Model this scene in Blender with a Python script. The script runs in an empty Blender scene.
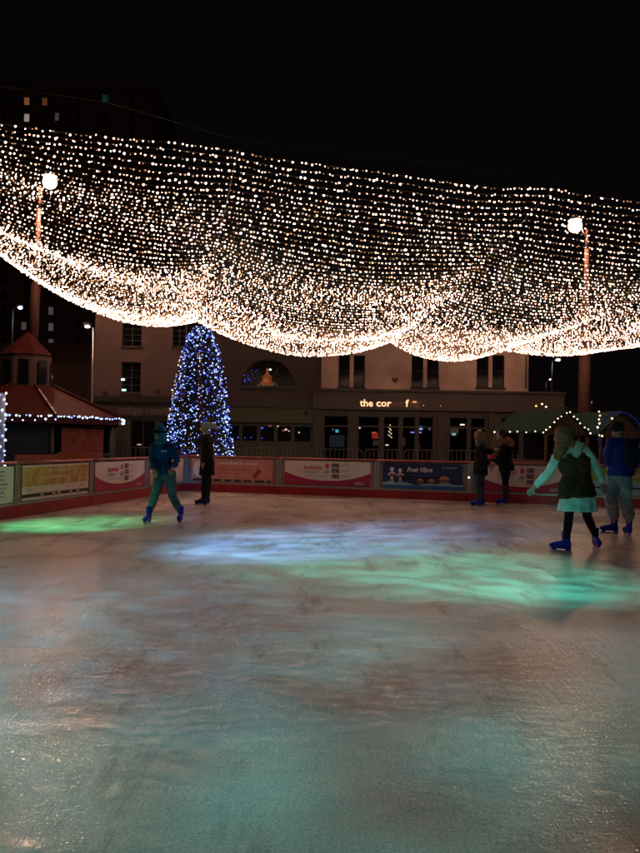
import bpy, bmesh, math, random
import numpy as np
from mathutils import Vector, Matrix, noise
R = math.radians
sc = bpy.context.scene
COL = sc.collection
random.seed(7); rng = np.random.default_rng(7)

# ------------------------------------------------------------------ camera
FP = 770.0; CAMZ = 1.45
_p = math.atan(16.5/770); _r = R(0.9)
fwd = Vector((0, math.cos(_p), math.sin(_p)))
rgt = Vector((math.cos(_r), 0, math.sin(_r)))
rgt = (rgt - fwd*rgt.dot(fwd)).normalized()
upv = rgt.cross(fwd).normalized()
cam = bpy.data.cameras.new('camera'); co = bpy.data.objects.new('camera', cam); COL.objects.link(co)
co.matrix_world = Matrix(((rgt.x, upv.x, -fwd.x, 0), (rgt.y, upv.y, -fwd.y, 0), (rgt.z, upv.z, -fwd.z, CAMZ), (0, 0, 0, 1)))
cam.sensor_fit = 'VERTICAL'; cam.sensor_height = 24; cam.lens = 24*FP/853
cam.clip_start = 0.05; cam.clip_end = 1500
sc.camera = co
# ------------------------------------------------------------------ world (night sky) and exposure
w = bpy.data.worlds.new('World'); sc.world = w; w.use_nodes = True
bg = w.node_tree.nodes['Background']; bg.inputs[0].default_value = (0.0020, 0.0014, 0.0015, 1); bg.inputs[1].default_value = 1.0
sc.view_settings.view_transform = 'Standard'; sc.view_settings.look = 'None'
sc.view_settings.exposure = 0.0; sc.view_settings.gamma = 1
sc.cycles.use_denoising = True
sc.cycles.max_bounces = 6
sc.cycles.sample_clamp_indirect = 3.0

def ray(px, py):
    return fwd + rgt*((px-320)/FP) + upv*((426.5-py)/FP)
def P(px, py, Y):
    d = ray(px, py); return Vector((0, 0, CAMZ)) + d*(Y/d.y)
def G(px, py, z=0.0):
    d = ray(px, py); return Vector((0, 0, CAMZ)) + d*((z-CAMZ)/d.z)

# ------------------------------------------------------------------ disco spots that throw the coloured pools on the ice
def spot(name, loc, target, col, power, deg, blend=1.0, size=0.08, gobo=0.0, gscale=6):
    l = bpy.data.lights.new(name, 'SPOT'); l.color = col; l.energy = power
    l.spot_size = R(deg); l.spot_blend = blend; l.shadow_soft_size = size
    if gobo:
        l.use_nodes = True; nt = l.node_tree
        em = nt.nodes['Emission']; tc = nt.nodes.new('ShaderNodeTexCoord')
        nz = nt.nodes.new('ShaderNodeTexNoise'); nz.inputs['Scale'].default_value = gscale; nz.inputs['Detail'].default_value = 2
        mr = nt.nodes.new('ShaderNodeMapRange'); mr.inputs[1].default_value = .42; mr.inputs[2].default_value = .62
        mr.inputs[3].default_value = 1-gobo; mr.inputs[4].default_value = 1+gobo
        nt.links.new(tc.outputs['Normal'], nz.inputs['Vector']); nt.links.new(nz.outputs['Fac'], mr.inputs[0])
        nt.links.new(mr.outputs[0], em.inputs['Strength'])
    o = bpy.data.objects.new(name, l); COL.objects.link(o); o.location = loc
    o.rotation_euler = (Vector(target)-Vector(loc)).to_track_quat('-Z', 'Y').to_euler()
    return o
L1 = Vector((-6.6, 9.0, 4.6)); L2 = Vector((5.8, 5.0, 5.0)); L3 = Vector((-5.6, 6.0, 5.0))
spot('disco_spot_green', L1, G(76, 524), (0.08, 1.0, 0.36), 3300, 24, gobo=.5, gscale=30)
spot('disco_spot_blue', L3, G(325, 541), (0.22, 0.50, 1.0), 8500, 27, gobo=.45, gscale=30)
spot('disco_spot_teal', L2, G(425, 566), (0.10, 1.0, 0.72), 2400, 36, gobo=.5, gscale=26)
spot('disco_spot_cyan', L3, G(174, 488), (0.03, 0.42, 1.0), 2600, 10, gobo=.4, gscale=16)
spot('disco_spot_azure', L3, G(110, 615), (0.06, 0.62, 0.85), 560, 64, gobo=.6, gscale=22)
spot('disco_spot_mint', (-3.0, -1.0, 4.8), G(572, 520), (0.30, 0.80, 0.70), 1000, 12, gobo=.3, gscale=14)
spot('disco_wash', (0.0, -2.0, 5.2), G(320, 800), (0.04, 0.66, 0.60), 720, 105, gobo=.95, gscale=11, size=.3)

# ------------------------------------------------------------------ materials
def mat(name, col, rough=0.6, metal=0.0, var=0.0, vscale=4.0, bump=0.0, bscale=30.0, spec=0.5, emit=None, es=0.0, col2=None):
    m = bpy.data.materials.new(name); m.use_nodes = True; nt = m.node_tree; b = nt.nodes['Principled BSDF']
    b.inputs['Base Color'].default_value = (*col, 1); b.inputs['Roughness'].default_value = rough
    b.inputs['Metallic'].default_value = metal; b.inputs['Specular IOR Level'].default_value = spec
    if emit: b.inputs['Emission Color'].default_value = (*emit, 1); b.inputs['Emission Strength'].default_value = es
    if var or col2:
        tc = nt.nodes.new('ShaderNodeTexCoord'); n = nt.nodes.new('ShaderNodeTexNoise')
        n.inputs['Scale'].default_value = vscale; n.inputs['Detail'].default_value = 5
        cr = nt.nodes.new('ShaderNodeValToRGB')
        a = tuple(max(0, c*(1-var)) for c in col); c2 = col2 or tuple(min(1, c*(1+var)) for c in col)
        cr.color_ramp.elements[0].position = .35; cr.color_ramp.elements[1].position = .65
        cr.color_ramp.elements[0].color = (*a, 1); cr.color_ramp.elements[1].color = (*c2, 1)
        nt.links.new(tc.outputs['Object'], n.inputs['Vector']); nt.links.new(n.outputs['Fac'], cr.inputs[0]); nt.links.new(cr.outputs[0], b.inputs['Base Color'])
    if bump:
        tc = nt.nodes.new('ShaderNodeTexCoord'); n = nt.nodes.new('ShaderNodeTexNoise'); n.inputs['Scale'].default_value = bscale; n.inputs['Detail'].default_value = 4
        bp = nt.nodes.new('ShaderNodeBump'); bp.inputs['Strength'].default_value = bump; bp.inputs['Distance'].default_value = .02
        nt.links.new(tc.outputs['Object'], n.inputs['Vector']); nt.links.new(n.outputs['Fac'], bp.inputs['Height']); nt.links.new(bp.outputs[0], b.inputs['Normal'])
    return m
def glow(name, col, s):
    m = bpy.data.materials.new(name); m.use_nodes = True; nt = m.node_tree
    for n in list(nt.nodes):
        if n.type == 'BSDF_PRINCIPLED': nt.nodes.remove(n)
    e = nt.nodes.new('ShaderNodeEmission'); e.inputs[0].default_value = (*col, 1); e.inputs[1].default_value = s
    nt.links.new(e.outputs[0], nt.nodes['Material Output'].inputs[0]); return m

M = {}
M['bulb_a'] = glow('bulb_white', (1, .57, .40), 26)
M['bulb_b'] = glow('bulb_warm', (1, .54, .35), 10)
M['bulb_c'] = glow('bulb_amber', (1, .48, .22), 1.2)
M['blue_a'] = glow('bulb_blue', (.20, .32, 1.0), 4)
M['blue_b'] = glow('bulb_pale_blue', (.42, .56, 1.0), 4)
M['blue_c'] = glow('bulb_blue_dim', (.05, .07, .9), 1.2)
M['gold'] = glow('bulb_gold', (1, .55, .13), 2.2)
M['cool'] = glow('bulb_cool', (.65, .8, 1.0), 4)
M['stall_bulb'] = glow('bulb_stall', (1, .72, .40), 2.6)
M['sodium'] = glow('lamp_sodium', (1, .50, .30), 300)
_nt = M['sodium'].node_tree; _lw = _nt.nodes.new('ShaderNodeLayerWeight'); _lw.inputs[0].default_value = .5
_m1 = _nt.nodes.new('ShaderNodeMath'); _m1.operation = 'SUBTRACT'; _m1.inputs[0].default_value = 1.0; _nt.links.new(_lw.outputs['Facing'], _m1.inputs[1])
_m2 = _nt.nodes.new('ShaderNodeMath'); _m2.operation = 'POWER'; _m2.inputs[1].default_value = 5; _nt.links.new(_m1.outputs[0], _m2.inputs[0])
_m3 = _nt.nodes.new('ShaderNodeMath'); _m3.operation = 'MULTIPLY'; _m3.inputs[1].default_value = 1500; _nt.links.new(_m2.outputs[0], _m3.inputs[0])
_em = [n for n in _nt.nodes if n.type == 'EMISSION'][0]; _nt.links.new(_m3.outputs[0], _em.inputs[1])  # globe emission fades towards its rim to imitate soft glare
M['sodium_bright'] = M['sodium'].copy()
[n for n in M['sodium_bright'].node_tree.nodes if n.type == 'MATH' and n.operation == 'MULTIPLY'][0].inputs[1].default_value = 2300
[n for n in M['sodium'].node_tree.nodes if n.type == 'MATH' and n.operation == 'MULTIPLY'][0].inputs[1].default_value = 800
M['cable'] = mat('cable', (.03, .025, .02), .5)
M['steel'] = mat('galvanised_steel', (.42, .42, .43), .38, .85, var=.15, vscale=9)
M['steel_dull'] = mat('dull_steel', (.07, .065, .065), .5, .3)
M['rail_red'] = mat('rail_red', (.38, .10, .08), .4, var=.3, vscale=3)
M['kick_red'] = mat('kick_red', (.30, .010, .018), .38, var=.18, vscale=2)
M['board'] = mat('barrier_board', (.24, .15, .13), .35, var=.18, vscale=2.5)
M['white'] = mat('vinyl_white', (.70, .61, .59), .5, var=.05)
M['magenta'] = mat('vinyl_magenta', (.34, .012, .07), .5)
M['navy'] = mat('vinyl_navy', (.012, .02, .10), .45, var=.4, vscale=3)
M['vblue'] = mat('vinyl_blue', (.03, .10, .38), .45)
M['text_red'] = mat('print_red', (.5, .04, .08), .5)
M['text_grey'] = mat('print_grey', (.16, .16, .20), .5)
M['text_blue'] = mat('print_blue', (.04, .22, .55), .5)
M['text_white'] = mat('print_white', (.75, .75, .8), .5)
M['photo'] = mat('print_photo', (.05, .04, .07), .5, col2=(.3, .2, .2), vscale=14)
M['gold_v'] = mat('vinyl_gold', (.40, .22, .04), .5, col2=(.60, .42, .16), vscale=5)
M['black_v'] = mat('vinyl_black', (.015, .012, .02), .5)
M['pink_v'] = mat('vinyl_pink', (.55, .22, .20), .5, var=.12, vscale=4)
M['orange_v'] = mat('vinyl_orange', (.6, .25, .04), .5)
M['green_v'] = mat('vinyl_green', (.22, .34, .06), .5)
M['sky_v'] = mat('vinyl_sky', (.25, .45, .55), .5)
M['render'] = mat('wall_render', (.40, .30, .26), .85, var=.2, vscale=.8, bump=.25, bscale=8)
M['render_grey'] = mat('wall_render_grey', (.09, .064, .058), .85, var=.12, vscale=.8, bump=.25, bscale=8)
M['fascia'] = mat('fascia_brown', (.036, .024, .021), .5, var=.15)
M['fascia_grey'] = mat('fascia_grey', (.04, .034, .03), .5, var=.15)
M['fascia_green'] = mat('fascia_green', (.03, .038, .007), .5, var=.15)
M['shop_dark'] = mat('shopfront_dark', (.018, .018, .015), .5, var=.2)
M['shop_brown'] = mat('shopfront_brown', (.026, .018, .015), .5, var=.2)
M['glass'] = mat('glass_dark', (.006, .006, .008), .12, spec=.08)
M['frame'] = mat('window_frame', (.14, .11, .10), .5)
M['dark'] = mat('dark_interior', (.02, .018, .02), .8)
M['roof_red'] = mat('roof_red', (.055, .008, .006), .7, spec=.12, var=.15, vscale=3)
M['wood_red'] = mat('mast_timber', (.06, .016, .009), .7, var=.3, vscale=6, bump=.2)
M['roof_green'] = mat('roof_green', (.002, .028, .017), .7, spec=.1, var=.3, vscale=8)
M['timber'] = mat('stall_timber', (.06, .034, .022), .7, var=.3, vscale=5, bump=.2)
M['needles'] = mat('needles', (.010, .028, .013), .8)
M['bark'] = mat('bark', (.08, .05, .03), .8)
M['concrete'] = mat('tower_concrete', (.12, .09, .08), .9, var=.2)
M['skin'] = mat('skin', (.45, .24, .17), .5)
M['blade'] = mat('blade_steel', (.6, .6, .62), .25, 1.0)

def ground_mat():
    m = bpy.data.materials.new('paving'); m.use_nodes = True; nt = m.node_tree; b = nt.nodes['Principled BSDF']
    tc = nt.nodes.new('ShaderNodeTexCoord'); br = nt.nodes.new('ShaderNodeTexBrick')
    br.inputs['Scale'].default_value = 1.6; br.inputs['Color1'].default_value = (.09, .075, .07, 1); br.inputs['Color2'].default_value = (.12, .10, .09, 1)
    br.inputs['Mortar'].default_value = (.03, .03, .03, 1); br.inputs['Mortar Size'].default_value = .01
    nt.links.new(tc.outputs['Object'], br.inputs['Vector']); nt.links.new(br.outputs[0], b.inputs['Base Color'])
    b.inputs['Roughness'].default_value = .45
    return m
def ice_mat():
    m = bpy.data.materials.new('ice'); m.use_nodes = True; nt = m.node_tree; N = nt.nodes; Lk = nt.links.new; b = N['Principled BSDF']
    tc = N.new('ShaderNodeTexCoord')
    def mp(scale, rot=0):
        q = N.new('ShaderNodeMapping'); q.inputs['Scale'].default_value = scale; q.inputs['Rotation'].default_value = (0, 0, R(rot)); Lk(tc.outputs['Object'], q.inputs['Vector']); return q.outputs[0]
    def nz(vec, s, d=4, rgh=.55, dist=0):
        n = N.new('ShaderNodeTexNoise'); n.inputs['Scale'].default_value = s; n.inputs['Detail'].default_value = d; n.inputs['Roughness'].default_value = rgh; n.inputs['Distortion'].default_value = dist
        Lk(vec, n.inputs['Vector']); return n.outputs['Fac']
    def rng_(f, a, b_, c, d):
        q = N.new('ShaderNodeMapRange'); q.inputs[1].default_value = a; q.inputs[2].default_value = b_; q.inputs[3].default_value = c; q.inputs[4].default_value = d; Lk(f, q.inputs[0]); return q.outputs[0]
    def mathn(op, a, b_):
        q = N.new('ShaderNodeMath'); q.operation = op
        for i, v in ((0, a), (1, b_)):
            if isinstance(v, (int, float)): q.inputs[i].default_value = v
            else: Lk(v, q.inputs[i])
        return q.outputs[0]
    def mix(f, a, b_):
        q = N.new('ShaderNodeMix'); q.data_type = 'RGBA'
        Lk(f, q.inputs[0])
        for i, v in ((6, a), (7, b_)):
            if isinstance(v, tuple): q.inputs[i].default_value = (*v, 1)
            else: Lk(v, q.inputs[i])
        return q.outputs[2]
    base = mix(rng_(nz(mp((1, 1, 1)), .55, 5), .38, .62, 0, 1), (.58, .54, .52), (.78, .74, .72))
    # refrozen melt patches: bluish, darker, smoother
    patch = rng_(nz(mp((.55, 1.0, 1), 20), .62, 3, .5, .4), .50, .60, 0, 1)
    c = mix(mathn('MULTIPLY', patch, .5), base, (.27, .36, .37))
    # dirty scuffs drawn out along the skating direction
    scuff = rng_(nz(mp((2.4, .45, 1), -28), 1.1, 6, .7), .54, .64, 0, 1)
    c = mix(mathn('MULTIPLY', scuff, .55), c, (.20, .18, .17))
    # fine shaved-ice grain
    grain = rng_(nz(mp((1, 1, 1)), 70, 3, .7), .3, .7, .66, 1.3)
    g = N.new('ShaderNodeVectorMath'); g.operation = 'SCALE'; Lk(c, g.inputs[0]); Lk(grain, g.inputs['Scale'])
    # blade scratches: thin bright lines in several directions
    scr = None
    for i, (ang, sx) in enumerate(((15, 1), (-38, 1), (70, 1), (-75, 1), (42, 1))):
        v = N.new('ShaderNodeTexNoise'); v.noise_dimensions = '2D'; v.inputs['Scale'].default_value = 7+i*2.1; v.inputs['Detail'].default_value = 1; v.inputs['Distortion'].default_value = .5
        Lk(mp((1.6, .10, 1), ang), v.inputs['Vector'])
        d = mathn('ABSOLUTE', mathn('SUBTRACT', v.outputs['Fac'], .5), 0)
        ln = rng_(d, 0.0, .012, 1, 0)
        msk = rng_(nz(mp((1, 1, 1), i*31), .9+.2*i, 2), .50, .62, 0, 1)
        ln = mathn('MULTIPLY', ln, msk)
        scr = ln if scr is None else mathn('MAXIMUM', scr, ln)
    for i, (sc_, k_) in enumerate(((.45, 16), (.8, 11), (.33, 26))):
        f_ = mathn('FRACT', mathn('MULTIPLY', nz(mp((1, 1, 1), 40*i+11), sc_, 0, .5, .3), k_), 0)
        ln = rng_(mathn('ABSOLUTE', mathn('SUBTRACT', f_, .5), 0), 0.0, .022, 1, 0)
        ln = mathn('MULTIPLY', ln, rng_(nz(mp((1, 1, 1), 17*i), 1.6, 3, .7), .50, .60, 0, 1))
        scr = mathn('MAXIMUM', scr, ln)
    c2 = mix(mathn('MULTIPLY', scr, .42), g.outputs[0], (.75, .72, .70))
    Lk(c2, b.inputs['Base Color'])
    rr = rng_(nz(mp((1, 1, 1), 64), 1.1, 4), .35, .65, .10, .19)
    rr = mathn('SUBTRACT', rr, mathn('MULTIPLY', patch, .04)); Lk(rr, b.inputs['Roughness'])
    b.inputs['IOR'].default_value = 1.31; b.inputs['Specular IOR Level'].default_value = .62
    h = mathn('ADD', mathn('MULTIPLY', nz(mp((1, 1.8, 1), 35), 30, 3, .6), .45), mathn('MULTIPLY', nz(mp((1, 1.7, 1), 50), 7, 5, .8, .9), 1.7))
    h = mathn('ADD', h, mathn('MULTIPLY', scr, .3))
    bp = N.new('ShaderNodeBump'); bp.inputs['Strength'].default_value = 1.0; bp.inputs['Distance'].default_value = .0032
    Lk(h, bp.inputs['Height']); Lk(bp.outputs[0], b.inputs['Normal'])
    return m

# ------------------------------------------------------------------ object helpers
def tag(o, label=None, cat=None, group=None, kind=None):
    if label: o['label'] = label
    if cat: o['category'] = cat
    if group: o['group'] = group
    if kind: o['kind'] = kind
    return o
def link(name, me, parent=None, mats=()):
    o = bpy.data.objects.new(name, me); COL.objects.link(o)
    for m in mats: me.materials.append(m)
    if parent: o.parent = parent; o.matrix_parent_inverse = PINV(parent)
    return o
_world = {}
def PINV(p):
    m = Matrix.Identity(4); q = p
    ch = []
    while q: ch.append(q); q = q.parent
    for q in reversed(ch):
        m = m @ (q.matrix_parent_inverse if q.parent else Matrix.Identity(4)) @ q.matrix_basis
    return m.inverted()
def empty(name, loc, label=None, cat=None, group=None):
    o = bpy.data.objects.new(name, None); COL.objects.link(o); o.location = loc
    o.empty_display_size = .1
    return tag(o, label, cat, group)
def mesh_np(name, V, F, parent=None, mats=(), smooth=False, mi=None):
    """V (n,3) array, F (m,k) int array"""
    V = np.asarray(V, dtype=np.float32); F = np.asarray(F, dtype=np.int32); k = F.shape[1]
    me = bpy.data.meshes.new(name); me.vertices.add(len(V)); me.vertices.foreach_set('co', V.ravel())
    me.loops.add(F.size); me.loops.foreach_set('vertex_index', F.ravel())
    me.polygons.add(len(F)); me.polygons.foreach_set('loop_start', np.arange(0, F.size, k, dtype=np.int32)); me.polygons.foreach_set('loop_total', np.full(len(F), k, dtype=np.int32))
    if smooth: me.polygons.foreach_set('use_smooth', np.ones(len(F), dtype=bool))
    o = link(name, me, parent, mats)
    if mi is not None: me.polygons.foreach_set('material_index', np.asarray(mi, dtype=np.int32))
    me.update(); me.validate()
    return o
def bmobj(name, bm, m, parent=None, smooth=False):
    bmesh.ops.recalc_face_normals(bm, faces=bm.faces)
    me = bpy.data.meshes.new(name); bm.to_mesh(me); bm.free()
    if smooth:
        for p in me.polygons: p.use_smooth = True
    return link(name, me, parent, m if isinstance(m, (list, tuple)) else [m])
def bbox(bm, c, s, rz=0, rot=None):
    g = bmesh.ops.create_cube(bm, size=1)
    mt = Matrix.Translation(c) @ (rot if rot is not None else Matrix.Rotation(rz, 4, 'Z')) @ Matrix.Diagonal((*s, 1))
    bmesh.ops.transform(bm, matrix=mt, verts=g['verts']); return g['verts']
def box(name, c, s, m, parent=None, rz=0, bevel=0.0, rot=None):
    bm = bmesh.new(); bbox(bm, c, s, rz, rot)
    if bevel: bmesh.ops.bevel(bm, geom=bm.edges[:], offset=bevel, segments=2, affect='EDGES')
    return bmobj(name, bm, m, parent)
def btube(bm, pts, rad, sides=8, cap=True):
    pts = [Vector(p) for p in pts]; n = len(pts)
    if not isinstance(rad, (list, tuple)): rad = [rad]*n
    rings = []; ref = None
    for i, p in enumerate(pts):
        t = (pts[min(i+1, n-1)] - pts[max(i-1, 0)]).normalized()
        if ref is None: ref = Vector((0, 0, 1)) if abs(t.z) < .9 else Vector((1, 0, 0))
        a = t.cross(ref).normalized(); b = a.cross(t).normalized(); ref = b
        rings.append([bm.verts.new(p + (a*math.cos(2*math.pi*k/sides) + b*math.sin(2*math.pi*k/sides))*rad[i]) for k in range(sides)])
    for i in range(n-1):
        for k in range(sides):
            bm.faces.new((rings[i][k], rings[i][(k+1) % sides], rings[i+1][(k+1) % sides], rings[i+1][k]))
    if cap: bm.faces.new(rings[0][::-1]); bm.faces.new(rings[-1])
def tube(name, pts, rad, m, parent=None, sides=8, smooth=True):
    bm = bmesh.new(); btube(bm, pts, rad, sides); return bmobj(name, bm, m, parent, smooth)
OCT_V = np.array([(1, 0, 0), (-1, 0, 0), (0, 1, 0), (0, -1, 0), (0, 0, 1), (0, 0, -1)], float)
OCT_F = np.array([(0, 2, 4), (2, 1, 4), (1, 3, 4), (3, 0, 4), (2, 0, 5), (1, 2, 5), (3, 1, 5), (0, 3, 5)])
def bulbs(name, pts, rad, mats, idx, parent=None, kind='stuff'):
    pts = np.asarray(pts, float); rad = np.asarray(rad, float); n = len(pts)
    V = (pts[:, None, :] + OCT_V[None]*rad[:, None, None]).reshape(-1, 3)
    F = (OCT_F[None] + (np.arange(n)*6)[:, None, None]).reshape(-1, 3)
    o = mesh_np(name, V, F, parent, mats, mi=np.repeat(np.asarray(idx), 8))
    if kind: o['kind'] = kind
    return o
def uvs(bm, c, r, seg=12, rings=8, sc3=(1, 1, 1), rot=None):
    g = bmesh.ops.create_uvsphere(bm, u_segments=seg, v_segments=rings, radius=r)
    mt = Matrix.Translation(c) @ (rot or Matrix.Identity(4)) @ Matrix.Diagonal((*sc3, 1))
    bmesh.ops.transform(bm, matrix=mt, verts=g['verts'])

# ------------------------------------------------------------------ ground and ice
bm = bmesh.new(); v = [bm.verts.new(p) for p in ((-400, -60, -.12), (400, -60, -.12), (400, 700, -.12), (-400, 700, -.12))]; bm.faces.new(v)
tag(bmobj('pavement', bm, ground_mat()), kind='structure')
A = G(0, 520); C = G(186, 490.5); D = G(640, 508)
dirL = (C-A); dirL.z = 0; dirL.normalize(); dirF = (D-C); dirF.z = 0; dirF.normalize()
A0 = A - dirL*9; D0 = D + dirF*4
poly = [A0 + Vector((0, -8, 0)), A0, C, D0, D0+Vector((2, -10, 0)), Vector((D0.x+2, -10, 0)), Vector((A0.x, -10, 0))]
bm = bmesh.new(); tv = [bm.verts.new((p.x, p.y, 0)) for p in poly]; bv = [bm.verts.new((p.x, p.y, -.116)) for p in poly]
bm.faces.new(tv)
for i in range(len(tv)): bm.faces.new((tv[i], tv[(i+1) % len(tv)], bv[(i+1) % len(tv)], bv[i]))
tag(bmobj('ice_rink', bm, ice_mat()), kind='structure')

# ------------------------------------------------------------------ the net of fairy lights
SL = [  # near end (px, py, depth), far end (px, py, depth)
    ((-150, 95, 11.0), (-75, 185, 18.0)),
    ((238, 150, 13.0), (197, 321, 27.0)),
    ((553, 190, 14.5), (390, 342, 30.0)),
    ((830, 215, 14.5), (500, 349, 31.0)),
    ((1150, 230, 14.5), (735, 300, 29.0)),
]
SAG = [1.25, .85, .62, .95]
ends = [(P(*a), P(*b)) for a, b in SL]
net = empty('light_net', (0, 20, 0), 'huge draped net of warm white fairy light strings hanging over the rink', 'fairy lights')
def cable_pt(k, v):
    a, b = ends[k]; p = a.lerp(b, v); p.z -= .25*4*v*(1-v); return p
vs = [1-(1-t)**1.3 for t in np.linspace(0, 1, 72)]
def row_pts(v, step=.35, ph=0):
    out = []
    for k in range(4):
        a = cable_pt(k, v); b = cable_pt(k+1, v); s = .10 + (SAG[k]-.10)*(v**1.15)*(1 + (1-v)*.65*math.sin(v*17+k*2.1))
        n = max(6, int((b-a).length/step))
        for i in range(n + (1 if k == 3 else 0)):
            t = i/n; p = a.lerp(b, t); p.z -= s*4*t*(1-t)
            p.z += .05*noise.noise(Vector((p.x*.5, v*9+ph, 0))); p.y += .10*noise.noise(Vector((p.x*.6, v*13, 5+ph)))
            out.append(np.array(p))
    return np.array(out)
def strand_mesh(pts, r):
    n = len(pts); off = np.array([(0, 0, 1), (0, .87, -.5), (0, -.87, -.5)])*r
    V = (pts[:, None, :]+off[None]).reshape(-1, 3); F = []
    i = np.arange(n-1)[:, None]*3
    for k in range(3):
        k2 = (k+1) % 3; F.append(np.concatenate([i+k, i+k2, i+3+k2, i+3+k], 1))
    return V, np.concatenate(F)
for ri, v in enumerate(vs):
    pts = row_pts(v, ph=ri*.0)
    V, F = strand_mesh(pts, .005)
    st = mesh_np('light_string', V, F, net, [M['cable']])
    seg = np.linalg.norm(np.diff(pts, axis=0), axis=1); cum = np.concatenate([[0], np.cumsum(seg)])
    dens = .080 if v < .8 else .098
    s = np.arange(0, cum[-1], dens); s = s + rng.normal(0, .02, len(s)); s = np.clip(s, 0, cum[-1])
    bp = np.stack([np.interp(s, cum, pts[:, i]) for i in range(3)], 1)
    bp[:, 2] -= rng.uniform(.0, .025, len(s)); bp[:, 1] += rng.normal(0, .02, len(s))
    px = bp[:, 0]/bp[:, 1]*FP+320
    keep = (px > -140) & (px < 800) & (rng.random(len(s)) > .10); bp = bp[keep]; n = len(bp)
    rad = rng.choice([.0095, .012, .0155, .020], n, p=[.35, .3, .23, .12]) * (1 + .5*v)
    bulbs('bulbs', bp, rad, [M['bulb_a'], M['bulb_b'], M['bulb_c']], rng.choice(3, n, p=[.38, .30, .32]), st)
for k in range(5):
    tube('support_cable', [cable_pt(k, t) + Vector((0, 0, .02)) for t in np.linspace(0, 1, 14)], .008, M['cable'], net, 4)
# near edge span wire a little above the first string
tube('support_cable', [P(x, y, 13) for x, y in ((-150, 70), (0, 86), (110, 103), (238, 140), (430, 162), (553, 181), (830, 205))], .006, M['cable'], net, 4)

# ------------------------------------------------------------------ masts with sodium lamps
def mast(base_px, top_px, head_px, Y, label, rb, rt, lm):
    top = P(*top_px, Y); bot = P(*base_px, Y); d = (bot-top).normalized(); 
    bot = Vector((bot.x, Y, -.12))
    r = empty('lamp_mast', bot, label, 'lamp mast', 'tall timber masts with floodlights')
    mid = top.lerp(bot, .34)
    tube('pole', [bot, mid, top.lerp(bot, .33)-Vector((0, 0, 0)), top.lerp(bot, .08)], [rb, rb*.9, rt*1.5, rt*1.3], M['wood_red'], r, 14)
    tube('cap', [top.lerp(bot, .08), top], [rt, rt*.7], M['wood_red'], r, 10)
    h = P(*head_px, Y-.3)
    tube('arm', [top.lerp(bot, .04), (top.lerp(bot, .02)+h)/2+Vector((0, 0, .12)), h+Vector((0, 0, .2))], .035, M['steel'], r, 6)
    bm = bmesh.new()
    g = bmesh.ops.create_cone(bm, cap_ends=True, segments=16, radius1=.27, radius2=.10, depth=.22); bmesh.ops.translate(bm, verts=g['verts'], vec=h+Vector((0, 0, .33)))
    hd = bmobj('lamp_head', bm, M['steel'], r)
    bm = bmesh.new(); uvs(bm, h, .29, 24, 16)
    bmobj('lamp_globe', bm, lm, hd, True)
    return h
mast((31, 345), (40, 186), (50, 182), 31, 'tall reddish mast whose lamp glares over the red kiosk', .20, .07, M['sodium_bright'])
mast((583, 405), (587, 229), (575, 226), 31, 'tall reddish mast whose lamp glares above the green stall', .24, .07, M['sodium'])

# ------------------------------------------------------------------ banners and rink barrier
def text_obj(name, s, size, m, parent, mat4, offset=0.0, align='LEFT', shear=0.0, xs=1.0):
    cu = bpy.data.curves.new(name, 'FONT'); cu.body = s; cu.size = size; cu.offset = offset; cu.shear = shear; cu.align_x = align; cu.resolution_u = 2
    o = bpy.data.objects.new('t', cu); COL.objects.link(o)
    dg = bpy.context.evaluated_depsgraph_get(); me = bpy.data.meshes.new_from_object(o.evaluated_get(dg)); bpy.data.objects.remove(o); bpy.data.curves.remove(cu)
    me.name = name; me.materials.clear()
    for v_ in me.vertices: v_.co.x *= xs
    me.transform(mat4); return link(name, me, parent, [m])
class Face:
    """local frame on a vertical plane: u along, v up, n out"""
    def __init__(s, o, du, n): s.o = Vector(o); s.du = Vector(du).normalized(); s.n = Vector(n).normalized(); s.up = Vector((0, 0, 1))
    def p(s, u, v, n=0): return s.o + s.du*u + s.up*v + s.n*n
    def m(s, u, v, n=0):
        q = s.p(u, v, n); return Matrix(((s.du.x, 0, s.n.x, q.x), (s.du.y, 0, s.n.y, q.y), (0, 1, 0, q.z), (0, 0, 0, 1)))
    def sheet(s, name, pts, n, m, parent, th=.003):
        bm = bmesh.new(); a = [bm.verts.new(s.p(u, v, n)) for u, v in pts]; b = [bm.verts.new(s.p(u, v, n-th*.8)) for u, v in pts]
        bm.faces.new(a); bm.faces.new(b[::-1])
        for i in range(len(a)): bm.faces.new((a[i], b[i], b[(i+1) % len(a)], a[(i+1) % len(a)]))
        return bmobj(name, bm, m, parent)
    def rect(s, name, u0, v0, u1, v1, n, m, parent, th=.003): return s.sheet(name, [(u0, v0), (u1, v0), (u1, v1), (u0, v1)], n, m, parent, th)
    def bars(s, name, rects, n, m, parent, th=.002):
        bm = bmesh.new()
        for u0, v0, u1, v1 in rects:
            bm.faces.new([bm.verts.new(s.p(u, v, n)) for u, v in ((u0, v0), (u1, v0), (u1, v1), (u0, v1))])
        return tag(bmobj(name, bm, m, parent), kind='stuff')
    def box(s, name, u0, v0, n0, u1, v1, n1, m, parent, bevel=0):
        bm = bmesh.new(); vv = [bm.verts.new(s.p(u, v, n)) for n in (n0, n1) for u, v in ((u0, v0), (u1, v0), (u1, v1), (u0, v1))]
        for f in ((0, 1, 2, 3), (4, 5, 6, 7), (0, 1, 5, 4), (1, 2, 6, 5), (2, 3, 7, 6), (3, 0, 4, 7)): bm.faces.new([vv[i] for i in f])
        if bevel: bmesh.ops.bevel(bm, geom=bm.edges[:], offset=bevel, segments=2, affect='EDGES')
        return bmobj(name, bm, m, parent)
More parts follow.
